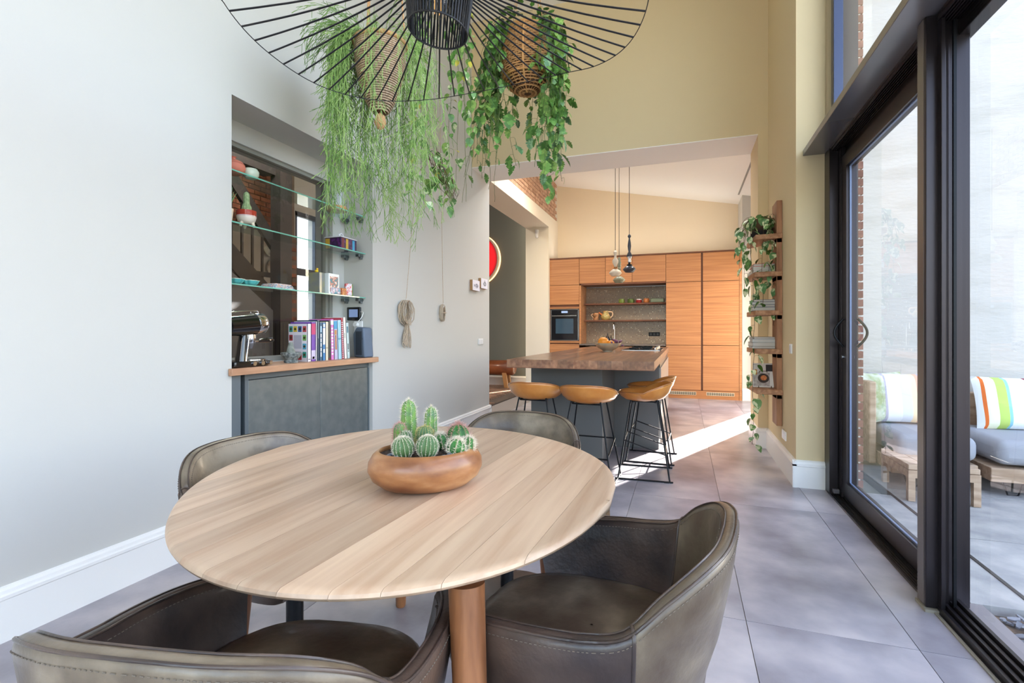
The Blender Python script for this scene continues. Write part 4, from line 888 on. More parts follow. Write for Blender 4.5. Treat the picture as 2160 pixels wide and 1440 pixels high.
t = thing('kitchen_tap', 'slim gooseneck chrome tap on the kitchen worktop', 'tap', (-1.24,9.55,.93)); g = G(); g.tube(bez([(0,0,0),(0,0,.28),(0,-.02,.36),(0,-.06,.385),(0,-.11,.36),(0,-.125,.27)], 6), .012, 12); ob('spout', g, chrome, t, smooth=60); g = G(); g.tube([(.0,0,.05),(.06,0,.07)], .008, 8); ob('lever', g, chrome, t, smooth=60)
t = thing('power_socket_strip', 'black triple socket strip on the mosaic splashback', 'socket', (-.52,9.68,1.11)); ob('plate', G().box(-.10,-.012,-.036,.10,0,.036), black, t, bevel=.003)
for x in (-.062,0,.062): ob('outlet', G().lathe([(.001,0),(.022,0),(.022,.004),(.018,.001),(.001,.001)], 18, caps=False).xf(Matrix.Translation((x,-.012,0)) @ RX), mat('socket_ring', (50,50,54), .3), t)
for x, h, lab in ((-1.36,.20,'taller dark bottle beside the kitchen tap'),(-1.30,.15,'shorter dark bottle beside the kitchen tap')):
    t = thing('soap_bottle', lab, 'bottle', (x,9.5,.93)); g = G(); g.lathe([(.001,0),(.032,0),(.034,.01),(.034,h*.6),(.012,h*.75),(.012,h*.9),(.001,h*.9)], 20, caps=False); ob('bottle', g, mat('amber_dark', (40,34,40), .15, coat=.5), t, smooth=50); ob('pump', G().tube([(0,0,h*.9),(0,0,h)], .005, 8).tube([(0,0,h),(0,-.035,h)], .005, 8), black, t, smooth=50)
# kitchen ceiling spots
for (x, y, lab) in ((-.58,7.0,'recessed ceiling spot above the cooker, second from the left'),(.36,7.0,'recessed ceiling spot nearest the window side'),(-1.45,7.2,'recessed ceiling spot nearest the brick wall')):
    z = kc(x); t = thing('ceiling_spot', lab, 'ceiling light', (x,y,z), 0, 'recessed kitchen ceiling spots'); t.rotation_euler.y = math.atan(.193)
    ob('trim', G().box(-.09,-.045,-.006,.09,-.035,.004).box(-.09,.035,-.006,.09,.045,.004).box(-.09,-.045,-.006,-.08,.045,.004).box(.08,-.045,-.006,.09,.045,.004), mat('spot_trim', (214,208,200), .5), t)
    for q in (-.04,.04): ob('lamp', G().tube([(q,0,-.004),(q,0,-.001)], .028, 20), mat('spot_lamp', (255,250,240), .4, emit=(255,240,220), es=1.0), t)
    d = bpy.data.lights.new('spot', 'SPOT'); d.energy = 42; d.spot_size = R(150); d.spot_blend = 1; d.color = (1,.96,.90); d.shadow_soft_size = .04; o = bpy.data.objects.new('spot_light', d); C.objects.link(o); o.parent = t; o.location = (0,0,-.03)
# ================================================================== ISLAND
t = thing('kitchen_island', 'kitchen island with a thick dark butcher-block top on a grey base', 'kitchen island', (-.78,3.8,0))
wt = ob('worktop', G().box(-.575,.0,.862,.575,3.9,.866), kitd, t); n = 17; x = -.575
ws = [random.uniform(.7,1.3) for _ in range(n)]; S_ = sum(ws)
for i in range(n):
    x1 = x+1.15*ws[i]/S_; ys = [0, random.uniform(.5,1.3), random.uniform(1.5,2.4), random.uniform(2.7,3.4), 3.9]
    for a, b_ in zip(ys, ys[1:]): ob('stave', G().box(x+.0003,a+.0003,.866,x1-.0003,b_-.0003,.930), butch, wt)
    x = x1
ob('end_block', G().box(-.52,.50,.0,.12,1.27,.862), isl, t, bevel=.002)
ob('base', G().box(-.52,1.28,.0,.55,3.8,.862), isl, t, bevel=.002)
for k in range(3):
    for (z0, z1) in ((.10,.45),(.46,.79)): ob('drawer_front', G().box(.551,1.33+.82*k,z0,.570,2.14+.82*k,z1), mat('island_front', (170,166,160), .3, coat=.3), t, bevel=.002)
ob('oven_strip', G().box(.5505,1.285,.80,.560,3.78,.85), mat('strip_dark', (50,46,44), .3), t)
t = thing('gas_hob', 'black gas hob with chrome knobs let into the island top', 'hob', (-.48,6.55,.930))
ob('tray', G().box(-.22,-.5,0,.22,.5,.004), black, t, bevel=.002); ob('rim', G().box(-.23,-.51,-.001,-.22,.51,.006).box(.22,-.51,-.001,.23,.51,.006).box(-.23,-.51,-.001,.23,-.5,.006), steel, t)
for q in (-.3,0,.3): ob('burner', G().lathe([(.001,.004),(.06,.004),(.06,.014),(.04,.02),(.001,.02)], 20, caps=False, c=(-.03,q,0)), black, t); ob('pan_support', G().box(-.15,q-.006,.004,.09,q+.006,.03).box(-.036,q-.13,.004,-.024,q+.13,.03), black, t)
for q in range(5): ob('knob', G().tube([(.16,-.4+.2*q,.004),(.16,-.4+.2*q,.034)], .02, 16), chrome, t, smooth=50)
t = thing('fruit_bowl', 'shallow grey-green ceramic bowl of fruit on the island', 'bowl', (-.80,5.60,.930)); g = G(); g.lathe([(.001,.004),(.045,.0),(.05,.0),(.055,.012),(.11,.045),(.145,.085),(.150,.098),(.143,.098),(.10,.055),(.001,.03)], 12, caps=False); ob('bowl_body', g, mat('grey_glaze', (176,176,160), .25, col2=(196,180,150), scale=20, coat=.4), t, smooth=20)
for (dx, dy, r, c_, nm, lab, cat) in ((-.045,-.03,.062,(240,150,40),'pumpkin','orange pumpkin in the fruit bowl on the island','pumpkin'),(.035,-.01,.042,(238,160,60),'orange','smaller orange fruit beside the pumpkin','fruit')):
    t = thing(nm, lab, cat, (-.80+dx,5.60+dy,.930+.052)); g = G(); rows = []
    for i in range(11):
        a = PI*i/10; rows.append([(r*(math.sin(a)+1e-3)*(1-.05*abs(math.sin(4*2*PI*k/48)))*math.cos(2*PI*k/48), r*(math.sin(a)+1e-3)*(1-.05*abs(math.sin(4*2*PI*k/48)))*math.sin(2*PI*k/48), r*.9-r*.9*math.cos(a)) for k in range(48)])
    g.grid(rows, closed=True); ob('body', g, mat(nm+'_skin', c_, .45), t, smooth=180); ob('stalk', G().tube([(0,0,r*1.7),(0,0,r*1.95)], .005, 6), mat('stalk_green', (90,100,60), .7), t)
t = thing('grape_bunch', 'bunch of dark purple grapes at the right of the fruit bowl', 'grapes', (-.72,5.62,.99)); gm = mesh(G().sphere((0,0,0),.013,10,7), mat('grape', (86,40,74), .25, col2=(130,80,110), scale=20), 180)
for i in range(34): ob('grape', gm, None, t, loc=(random.gauss(0,.028), random.gauss(0,.03), random.uniform(.0,.075)*(1) ))
# ================================================================== BAR STOOLS
def make_stool():
    t = thing('bar_stool', '', 'stool', (0,0,0), 0, 'tan bar stools at the island')
    g = G(); N = 48; rows = []
    def rim(a):
        back = max(0, -math.sin(a)); return .215+.012*back, .66+.085*back**.8+.012*abs(math.cos(a))
    prof = [(.03,0),(.45,.02),(.75,.18),(.92,.5),(1.0,.85),(1.03,1.0)]
    def P(k, h, a, off):
        R_, zt = rim(a); z0 = .595; r = R_*k+off; x = r*math.cos(a)*1.03; y = r*math.sin(a)*.95
        return (x, y, z0+(zt-z0)*h)
    o_ = [[P(k, h, 2*PI*i/N, 0) for i in range(N)] for k, h in prof]
    inn = [[(p[0], p[1], p[2]+.004) for p in [P(1.01, 1.0, 2*PI*i/N, -.006) for i in range(N)]]]+[[(lambda q: (q[0], q[1], q[2]+.018))(P(k, h, 2*PI*i/N, -.014)) for i in range(N)] for k, h in prof[::-1][1:]]
    g.grid(o_+inn, closed=True); ob('seat_shell', g, tan, t, smooth=180)
    g = G(); g.tube([tuple(Vector(P(1.02,1.0,2*PI*i/N,.0))+Vector((0,0,.002))) for i in range(N)], .0055, 8, closed=True); ob('rim_piping', g, mat('tan_piping', (176,112,58), .25, coat=.5), t, smooth=60)
    for s_ in (-1, 1):
        x0, x1 = s_*.10, s_*.215
        pts = bez([(x0,.0,.598),(x0+s_*.012,.085,.597),(x0+s_*.02,.105,.585),(x1-s_*.004,.19,.03),(x1,.20,.008),(x1,.185,.006),(x1,-.185,.006),(x1,-.20,.008),(x1-s_*.004,-.19,.03),(x0+s_*.02,-.105,.585),(x0+s_*.012,-.085,.597),(x0,.0,.598)], 5)
        g = G(); g.tube(pts, .0062, 8); ob('side_frame', g, black, t, smooth=60)
    for z, y in ((.30,.148),(.20,-.164)):
        xx = .10+.02+(.095*(.585-z)/.555); g = G(); g.tube([(-xx,y,z),(xx,y,z)], .006, 8); ob('foot_rail', g, black, t, smooth=60)
    for s_ in (-1,1): xx = s_*(.12+.095*(.585-.25)/.555); ob('side_rail', G().tube([(xx,.148+.0,.30),(xx,-.164,.20)], .005, 8), black, t, smooth=60); ob('seat_support', G().tube([(-.11,.085*s_,.594),(.11,.085*s_,.594)], .006, 8), black, t, smooth=60)
    for (x, y) in ((.215,.17),(-.215,.17),(.215,-.17),(-.215,-.17)): ob('foot_pad', G().box(x-.01,y-.018,0,x+.01,y+.018,.006), black, t)
    return t
st = make_stool(); st.location = (-1.165,3.99,0); st['label'] = 'tan leather bar stool at the left end of the island front'
dup(st, (-.705,3.90,0), R(-3), 'tan leather bar stool at the island front, back turned, second from the left')
dup(st, (-.30,4.18,0), R(92), 'tan leather bar stool in front at the island\'s right corner, its seat turned sideways')
dup(st, (-.285,4.72,0), R(88), 'tan leather bar stool furthest back, behind the corner stool and mostly hidden by it')
# ================================================================== PENDANTS OVER THE ISLAND
def pend(x, y, zb, parts, label):
    t = thing('pendant_lamp', label, 'pendant lamp', (x,y,zb), 0, 'ceramic pendants over the island'); zc = kc(x); ztop = 0
    for nm, pr, m in parts: g = G(); g.lathe(pr, 28, caps=False); ob(nm, g, m, t, smooth=45); ztop = max(ztop, max(p[1] for p in pr))
    ob('cord', G().tube([(0,0,ztop-.01),(0,0,zc-zb)], .0035, 6), mat('cord_grey', (70,62,58), .7), t, smooth=60)
    ob('ceiling_rose', G().lathe([(.001,-.03),(.04,-.03),(.045,0),(.001,0)], 20, caps=False, c=(0,0,zc-zb)), mat('rose_white', (220,216,206), .5), t, smooth=50)
cream = mat('cream_ceramic', (232,214,188), .4); sage = mat('sage_ceramic', (150,148,120), .35, coat=.3); ink = mat('ink_ceramic', (54,60,72), .3, coat=.4); brass = mat('brass', (190,130,80), .25, .9)
shade = lambda r, h: [(.001,0),(r*.62,.0),(r*.68,.006),(r,.034),(r*1.0,.038),(r*.72,.068),(r*.3,.088),(.001,.09)]
pend(-.80,6.25,1.843,[('shade',shade(.078,.09),cream),('collar',[(.026,.088),(.03,.094),(.018,.10),(.02,.112),(.001,.115)],brass),('body',[(.012,.112),(.018,.13),(.036,.165),(.037,.195),(.022,.215),(.016,.222),(.014,.25),(.014,.26),(.022,.28),(.024,.298),(.010,.315),(.001,.318)],cream)], 'left cream ceramic pendant over the island')
pend(-.79,6.55,1.785,[('shade',shade(.078,.09),sage),('collar',[(.02,.088),(.022,.10),(.012,.106),(.001,.107)],brass),('body',[(.012,.105),(.020,.12),(.014,.135),(.024,.15),(.016,.165),(.026,.185),(.018,.20),(.027,.22),(.02,.24),(.028,.262),(.018,.285),(.024,.305),(.014,.33),(.001,.335)],sage)], 'lowest, sage green pendant hanging between the other two over the island')
pend(-.645,6.4,1.90,[('shade',shade(.080,.09),ink),('collar',[(.032,.088),(.034,.096),(.014,.104),(.016,.125),(.001,.125)],black),('chrome_body',[(.014,.12),(.022,.14),(.016,.16),(.026,.185),(.03,.198),(.001,.198)],chrome),('body',[(.035,.195),(.034,.21),(.020,.245),(.012,.26),(.018,.29),(.022,.33),(.018,.37),(.010,.415),(.008,.43),(.020,.445),(.021,.458),(.010,.475),(.001,.48)],ink)], 'highest, dark blue-black pendant with a chrome waist over the island')

t = thing('added_led_strip', 'added, unseen slim strip on top of the kitchen cabinets, brightening the wall above', 'led strip', (-.75,9.36,2.541))  # added strip and area light, out of view, lifting the wall and ceiling
ob('profile', G().box(-1.55,-.012,0,1.55,.012,.012), steel, t); ob('diffuser', G().box(-1.54,-.009,.012,1.54,.009,.014), mat('added_led_white', (255,246,230), .5, emit=(255,244,226), es=4), t)
d = bpy.data.lights.new('led', 'AREA'); d.shape = 'RECTANGLE'; d.size = 3.0; d.size_y = .05; d.energy = 3.2; d.color = (1,.95,.86); o = bpy.data.objects.new('wall_fill_light', d); C.objects.link(o); o.parent = t; o.location = (0,0,.03); o.rotation_euler = (R(180),0,0)
# ================================================================== LARGE WIRE LAMP OVER THE TABLE
LC = (-.795,1.527)
t = thing('wire_pendant_lamp', 'large black wire pendant lamp with a wide floppy brim over the dining table', 'pendant lamp', (LC[0], LC[1], 2.18))
KN = [(-155,2.238),(-120,2.285),(-90,2.31),(-60,2.295),(-30,2.255),(0,2.226),(20,2.219),(33,2.224),(49,2.254),(66,2.303),(84,2.322),(103,2.308),(121,2.268),(141,2.223),(161,2.202),(180,2.214)]
KN = [(a, z-.004) for a, z in KN]
def rimz(a):
    a = (a+155) % 360-155
    K = KN+[(205,2.238)]; 
    for i in range(len(K)-1):
        if K[i][0] <= a <= K[i+1][0]:
            q = (a-K[i][0])/(K[i+1][0]-K[i][0]); p0 = K[i-1][1] if i else 2.214; p3 = K[i+2][1] if i+2 < len(K) else 2.285
            b, c_ = K[i][1], K[i+1][1]; return .5*(2*b+(c_-p0)*q+(2*p0-5*b+4*c_-p3)*q*q+(3*b-p0-3*c_+p3)*q**3)
    return 2.238
NR = 60; RR = .70
g = G(); g.tube([(RR*math.cos(2*PI*k/180), RR*math.sin(2*PI*k/180), rimz(math.degrees(2*PI*k/180))-2.18) for k in range(180)], .0017, 6, closed=True); ob('outer_ring', g, lampm, t, smooth=60)
def hub(a, q):   # q 0 bottom .. 1 top ; the hub is a slanted, slightly conical drum of rods
    r = .100+.030*q; x = r*math.cos(a)+.015*q; y = r*math.sin(a)
    zb = -.115*.100*math.cos(a)*1.0-.084*.1*math.sin(a)
    return Vector((x, y, zb*(1-q)+.30*q))
for k in range(NR):
    a = 2*PI*(k+.5)/NR; e_ = Vector((RR*math.cos(a), RR*math.sin(a), rimz(math.degrees(a))-2.18)); s_ = hub(a, .56)
    g = G(); p = [s_.lerp(e_, q/6)+Vector((0,0,-.012*math.sin(PI*q/6))) for q in range(7)]; g.tube(p, .0032, 6); ob('rod', g, lampm, t, smooth=60)
for k in range(NR):
    a = 2*PI*k/NR; g = G(); g.tube([hub(a,0), hub(a,.5), hub(a,1)], .0032, 6); ob('hub_rod', g, lampm, t, smooth=60)
for q in (0, .56, 1):
    g = G(); g.tube([hub(2*PI*k/72, q) for k in range(72)], .0035, 6, closed=True); ob('hub_ring', g, lampm, t, smooth=60)
g = G(); g.lathe([(.001,.30),(.13,.30),(.13,.303),(.001,.303)], 48, caps=False, c=(.015,0,0)); ob('top_plate', g, lampm, t)
g = G(); g.tube([(0,0,.13),(0,0,.30)], .022, 20); ob('lamp_holder', g, black, t, smooth=50)
g = G(); g.sphere((0,0,.085), .036, 24, 14, 1.15); ob('bulb', g, glass('bulb_glass', (.97,.96,.93), 1, 1.5), t, smooth=180, recalc=False)
g = G(); [g.tube([(.012*math.cos(a),.012*math.sin(a),.06),(.012*math.cos(a),.012*math.sin(a),.11)], .0012, 5) for a in (0,1.57,3.14,4.71)]; ob('filament', g, fil, t)
ob('cord', G().tube([(0,0,.30),(0,0,CZ-2.18)], .004, 8), black, t, smooth=60)
# ================================================================== HANGING PLANTS
def rimrope(t, r, zr, L, m, n=3, ph=0):
    for k in range(n):
        a = ph+2*PI*k/n; g = G(); g.tube([(r*math.cos(a), r*math.sin(a), zr),(.01*math.cos(a),.01*math.sin(a),L)], .0045, 6); ob('rope', g, m, t, smooth=60)
rope = mat('jute_rope', (190,140,92), .85, col2=(210,170,126), scale=200)
wick = mat('wicker', (176,124,74), .7, col2=(206,160,108), scale=90, bump=.4, rand=.1); coil = mat('coiled_rush', (170,140,110), .75, col2=(200,176,150), scale=80, bump=.3, rand=.08)
def basket(t, R_, h, m, mh, style):
    # teardrop basket made of stacked hoops, with an open slanted mouth
    pr = (lambda q: R_*(.26+.74*math.sin(PI/2*min(1, q*1.08))**.7)) if style == 'coil' else (lambda q: R_*(math.sqrt(max(0, 1-((q-.42)/.424)**2)) if q < .42 else 1-.24*((q-.42)/.58)**2))
    g = G(); rows = []
    for i in range(15): q = i/14; rows.append([(pr(q)*.93*math.cos(2*PI*k/32), pr(q)*.93*math.sin(2*PI*k/32), -h+h*q) for k in range(32)])
    g.grid(rows, closed=True); g.f.append(tuple(range(32))[::-1]); g.m.append(0); ob('liner', g, mat('liner_brown', (92,62,40), .9), t, smooth=60)
    n = 34 if style == 'coil' else 30
    for i in range(n):
        q = (i+.5)/n; r = pr(q); g = G(); th = h/n*.44
        if style == 'coil': g.tube([(r*math.cos(2*PI*k/36), r*math.sin(2*PI*k/36), -h+h*q) for k in range(36)], th, 6, closed=True); ob('coil', g, m, t, smooth=60)
        else:
            g.tube([((r+.004*math.cos(PI*k+PI*i))*math.cos(2*PI*k/44), (r+.004*math.cos(PI*k+PI*i))*math.sin(2*PI*k/44), -h+h*q) for k in range(44)], th*.9, 5, closed=True); ob('weaver', g, m, t, smooth=60)
    if style != 'coil':
        for k in range(22):
            a = 2*PI*k/22; g = G(); g.tube([(pr(q/10)*math.cos(a)*1.0, pr(q/10)*math.sin(a), -h+h*q/10) for q in range(11)], .0035, 5); ob('stake', g, m, t, smooth=60)
        for z_ in (.22,): q = z_; g = G(); g.tube([(pr(q)*1.03*math.cos(2*PI*k/44), pr(q)*1.03*math.sin(2*PI*k/44), -h+h*q) for k in range(44)], .008, 8, closed=True); ob('hoop', g, mh, t, smooth=60)
        for a in (R(-100), R(80)): g = G(); g.tube([(pr(q/10)*math.cos(a)*1.04, pr(q/10)*math.sin(a)*1.04, -h+h*q/10) for q in range(11)], .007, 8); ob('hoop', g, mh, t, smooth=60)
    g = G(); g.tube([(pr(1)*1.02*math.cos(2*PI*k/44), pr(1)*1.02*math.sin(2*PI*k/44), 0) for k in range(44)], .012, 8, closed=True); ob('rim', g, mh, t, smooth=60)
    return pr(1)
# --- left : mistletoe cactus in a coiled basket
t = thing('hanging_basket', 'coiled rush basket hanging at the left, holding the thin-stemmed trailing plant', 'basket', (-1.69,2.52,2.84))
rr = basket(t, .145, .40, coil, rope, 'coil'); rimrope(t, rr, 0, 2.0, rope, 3, .6)
g = G(); g.lathe([(.001,-.50),(.02,-.49),(.035,-.46),(.028,-.42),(.001,-.395)], 16, caps=False); ob('tassel', g, rope, t, smooth=60)
pl = thing('mistletoe_cactus', 'trailing plant of thin forking green stems spilling from the left basket', 'plant', (-1.69,2.52,2.84))
random.seed(21)
rg = mat('rhipsalis_green', (134,176,84), .6, col2=(184,212,132), scale=9, contrast=(.3,.7)); rg2 = mat('rhipsalis_dark', (92,132,62), .6, col2=(136,172,92), scale=9)
G1, G2 = G(), G()
def twig(g, p, d, L, depth):
    q = p+d*L*.5+Vector((0,0,-.002)); e_ = q+(d+Vector((random.uniform(-.3,.3),random.uniform(-.3,.3),-.15))).normalized()*L*.5
    g.tube([p, q, e_], [.0017,.0015,.0012], 3, caps=False)
    if depth:
        for _ in range(2): twig(g, e_, (d+Vector((random.uniform(-.7,.7),random.uniform(-.7,.7),random.uniform(-.7,.15)))).normalized(), L*random.uniform(.7,1.0), depth-1)
for i in range(190):
    g = G1 if random.random() < .6 else G2
    a = random.uniform(0, 2*PI)
    if abs((math.degrees(a)+56+180) % 360-180) < 62 and random.random() < .74: a += R(random.choice((-120, 120, 180)))
    if (math.degrees(a)+20) % 360 < 85 and random.random() < .6: a += R(170)
    a = a % (2*PI); r = rr*random.uniform(.3,1.0); p = Vector((r*math.cos(a), r*math.sin(a), random.uniform(0,.03)))
    L = random.choice([random.uniform(.25,.6), random.uniform(.5,.9), random.uniform(.8,1.16), random.uniform(.8,1.16)])
    drift = Vector((random.gauss(.01,.09), random.gauss(.03,.09), 0))*(L/1.1)
    d = Vector((math.cos(a)*random.uniform(.4,1.3), math.sin(a)*random.uniform(.4,1.3), random.uniform(.2,1.0))).normalized(); s_ = 0
    while s_ < L:
        st_ = .032; p2 = p+d*st_; g.tube([p, p2], .0016, 3, caps=False)
        d = (d*.80+Vector((drift.x*.25, drift.y*.25, -.36))+Vector((random.uniform(-.14,.14), random.uniform(-.14,.14), random.uniform(-.06,.06)))).normalized()
        h = math.hypot(p2.x, p2.y)
        if p2.z < 0 and p2.z > -.42 and h < .16: p2 += Vector((p2.x, p2.y, 0)).normalized()*.012
        p = p2; s_ += st_
        if random.random() < .5: twig(g, p, (d+Vector((random.uniform(-1,1), random.uniform(-1,1), random.uniform(-.1,.5)))).normalized(), random.uniform(.035,.07), 1)
    twig(g, p, d, .05, 2)
for i in range(46):     # bushy crown leaning outwards to the left
    a = R(random.gauss(185,50)); p = Vector((rr*math.cos(a), rr*math.sin(a), .01)); d = Vector((math.cos(a), math.sin(a), random.uniform(.4,1.6))).normalized()
    for k in range(random.randint(6,11)):
        p2 = p+d*.032; G2.tube([p, p2], .0016, 3, caps=False); p = p2; d = (d+Vector((random.uniform(-.12,.12), random.uniform(-.12,.12), -.22))).normalized(); twig(G2, p, (d+Vector((random.uniform(-.8,.8), random.uniform(-.8,.8), random.uniform(-.4,.4)))).normalized(), .045, 1)
ob('stems', G1, rg, pl, stuff=True, recalc=False, smooth=180); ob('stems', G2, rg2, pl, stuff=True, recalc=False, smooth=180)
# --- leaves and vines
def leaf_mesh(kind, L, m):
    g = G()
    if kind == 'monstera': out_ = [(0,0),(.16,.16),(.30,.30),(.40,.34),(.43,.20),(.50,.36),(.60,.34),(.63,.18),(.70,.29),(.82,.20),(1,0)]
    elif kind == 'heart': out_ = [(0,0),(-.05,.18),(.08,.36),(.3,.42),(.55,.34),(.8,.16),(1,0)]
    else: out_ = [(0,0),(.02,.20),(.2,.34),(.42,.36),(.66,.26),(.86,.12),(1,0)]
    top_ = [(x*L, y*L, -.25*L*x*x+.12*L*abs(y)) for x, y in out_]; bot = [(x*L, -y*L, -.25*L*x*x+.12*L*abs(y)) for x, y in out_]; midr = [(x*L, 0, -.25*L*x*x) for x, y in out_]
    n = len(out_)
    g.add(top_+midr+bot, [(i, i+1, n+i+1, n+i) for i in range(n-1)]+[(n+i, n+i+1, 2*n+i+1, 2*n+i) for i in range(n-1)])
    return mesh(g, m, 180)
def varmat(name, a, b_, sc, lo=.48, hi=.56): return mat(name, a, .42, col2=b_, scale=sc, contrast=(lo, hi), detail=2)
lg = [varmat('leaf_green_a', (74,118,50), (104,150,70), 30), varmat('leaf_green_b', (112,156,72), (150,184,96), 30), varmat('leaf_green_c', (84,128,84), (130,166,120), 30)]
ly = varmat('leaf_yellowed', (206,190,70), (180,190,80), 30)
lv = [varmat('leaf_variegated_a', (112,156,88), (226,232,190), 26, .5, .58), varmat('leaf_variegated_b', (88,134,78), (214,222,176), 24, .52, .6)]
stm = mat('vine_stem', (92,104,58), .7); stb = mat('vine_stem_brown', (96,76,50), .8)
def vines(pl, starts, kinds, meshes, budget, step, stemm, jitter=.16, droop=.35, size=(.8,1.2), rad=.0018, join=None):
    g = G(); cnt = 0; JG = G()
    for (p, d, L, drift) in starts:
        p = Vector(p); d = Vector(d).normalized(); pts = [p.copy()]; s_ = 0; nxt = step*.5; side = 1
        while s_ < L:
            p = p+d*.025; s_ += .025; pts.append(p.copy())
            d = (d*.85+Vector((drift[0]*.2, drift[1]*.2, -droop))+Vector((random.uniform(-jitter,jitter), random.uniform(-jitter,jitter), random.uniform(-jitter,jitter)*.4))).normalized()
            if s_ > nxt and cnt < budget:
                nxt += step*random.uniform(.6,1.4); side = -side
                a = random.uniform(0, 2*PI); o_ = Vector((math.cos(a), math.sin(a), random.uniform(-.3,.3))).normalized(); pe = random.uniform(.012,.045); q = p+o_*pe
                g.tube([p, p+o_*pe*.5+Vector((0,0,.004)), q], rad*.6, 4, caps=False)
                rt_ = (random.uniform(-.5,.5), random.uniform(.4,1.5), a+random.uniform(-.4,.4)); s2 = random.uniform(*size); cnt += 1
                if join:
                    me_ = random.choice(meshes); Mx = Matrix.Translation(q) @ Euler(rt_).to_matrix().to_4x4() @ Matrix.Diagonal((s2,s2,s2,1)); JG.add([Mx @ v_.co for v_ in me_.vertices], [tuple(p_.vertices) for p_ in me_.polygons]); continue
                lf = ob('leaf', random.choice(meshes), None, pl, loc=q, rot=rt_); lf.scale = (s2, s2*random.uniform(.85,1.1), s2)
        g.tube(pts, rad, 5, caps=False)
    ob('vines', g, stemm, pl, smooth=180, recalc=False)
    if join: ob('foliage', JG, join, pl, smooth=180, recalc=False, stuff=True)
    return cnt
# --- right : wicker basket with a window-leaf vine
B2 = (-1.245,4.02,3.68)
t = thing('hanging_basket', 'woven wicker basket hanging at the right, wrapped in split-leaf vines', 'basket', B2); t.rotation_euler = (0,0,.3)
rr2 = basket(t, .225, .52, wick, mat('cane_hoop', (206,152,92), .5), 'weave'); rimrope(t, rr2, 0, CZ-B2[2], rope, 4, .8)
pl = thing('split_leaf_vine', 'bushy vine with notched green leaves cascading from the right wicker basket', 'plant', B2)
random.seed(5); ms = [leaf_mesh('monstera', L, m) for L in (.10,.13) for m in lg[:2]]+[leaf_mesh('monstera', .12, lg[2])]
S_ = []
for i in range(30):
    a = R(random.choice([random.gauss(190,45), random.gauss(200,40), random.gauss(-20,40), random.uniform(0,360)])); r = rr2*random.uniform(.5,1.0); L = random.choice([random.uniform(.35,.7), random.uniform(.7,1.3), random.uniform(1.0,1.6)])
    S_.append(((r*math.cos(a), r*math.sin(a), .02), (math.cos(a)*1.0, math.sin(a)*1.0, random.uniform(.3,1.1)), L, (random.gauss(-.13,.12), random.gauss(0,.1))))
random.shuffle(S_)
S_ = [q for q in S_ if not -115 < (math.degrees(math.atan2(q[0][1], q[0][0]))+17+180) % 360-180 < -25] ; S_ += [((rr2*math.cos(a_), rr2*math.sin(a_), .02), (math.cos(a_), math.sin(a_), .8), L_, (-.15, .02)) for a_, L_ in ((2.8,1.5),(3.2,1.3),(3.4,1.6),(3.0,1.0),(2.5,1.4),(3.6,1.5),(2.9,.8))]
vines(pl, S_, None, ms, 285, .075, stm, size=(.75,1.2), droop=.30)
for mj, cnt_ in ((lg[0], 26), (lg[1], 20), (lg[2], 12)):
    S_ = []
    for i in range(cnt_):
        a = R(random.choice([random.gauss(195,38), random.gauss(195,38), random.gauss(-10,45), random.uniform(0,360)])); r = rr2*random.uniform(.6,1.1); L = random.choice([random.uniform(.3,.8), random.uniform(.3,.8), random.uniform(.8,1.45)])
        if -112 < (math.degrees(a)+17+180) % 360-180 < -28: continue
        S_.append(((r*math.cos(a), r*math.sin(a), .02), (math.cos(a)*1.0, math.sin(a)*1.0, random.uniform(.2,1.0)), L, (random.gauss(-.12,.12), random.gauss(0,.1))))
    vines(pl, S_, None, ms[:2], 600, .06, stm, size=(.55,.95), droop=.30, join=mj)
g = G(); tot = 0
# small filler leaves around the crown
for i in range(150):
    a = random.uniform(0, 2*PI); r = random.uniform(.05,.24); c_ = Vector((r*math.cos(a), r*math.sin(a), random.uniform(-.05,.16))); L = random.uniform(.05,.08); d = Vector((math.cos(a), math.sin(a), random.uniform(-.9,.3))).normalized(); w_ = d.cross(Vector((0,0,1))).normalized()*L*.32
    g.add([c_, c_+d*L*.35+w_, c_+d*L*.75+w_*.8, c_+d*L, c_+d*L*.75-w_*.8, c_+d*L*.35-w_], [(0,1,2,3),(0,3,4,5)])
ob('crown_leaves', g, lg[0], pl, stuff=True, recalc=False)
# --- middle : pothos behind the lamp, its pot hidden above the frame
B3 = (-1.80,3.50,4.02)
t = thing('hanging_planter', 'hanging pot of the middle trailing vine, up behind the wire lamp', 'planter', B3); g = G(); g.lathe([(.001,-.22),(.07,-.22),(.12,-.12),(.13,0),(.12,0),(.11,-.1),(.001,-.12)], 32, caps=False); ob('pot', g, wick, t, smooth=60); rimrope(t, .12, 0, CZ-B3[2], rope, 3)
pl = thing('trailing_pothos', 'long thin vines with heart-shaped leaves hanging in the middle, behind the wire lamp', 'plant', B3)
hm = [leaf_mesh('heart', L, m) for L in (.06,.075) for m in (lv[0], lg[1], lg[0])]*2+[leaf_mesh('heart', .05, ly)]
random.seed(31); S_ = []
for i in range(9):
    a = R(random.uniform(0,360)); S_.append(((.1*math.cos(a), .1*math.sin(a), .01), (math.cos(a), math.sin(a), .3), [1.5,1.98,1.9,1.6,1.85,1.3,1.95,1.0,1.8][i], (random.gauss(-.01,.03), random.gauss(-.01,.03))))
vines(pl, S_, None, hm, 225, .05, stm, jitter=.14, size=(.7,1.25), droop=.42)
g = G()      # the tangle at the lower end
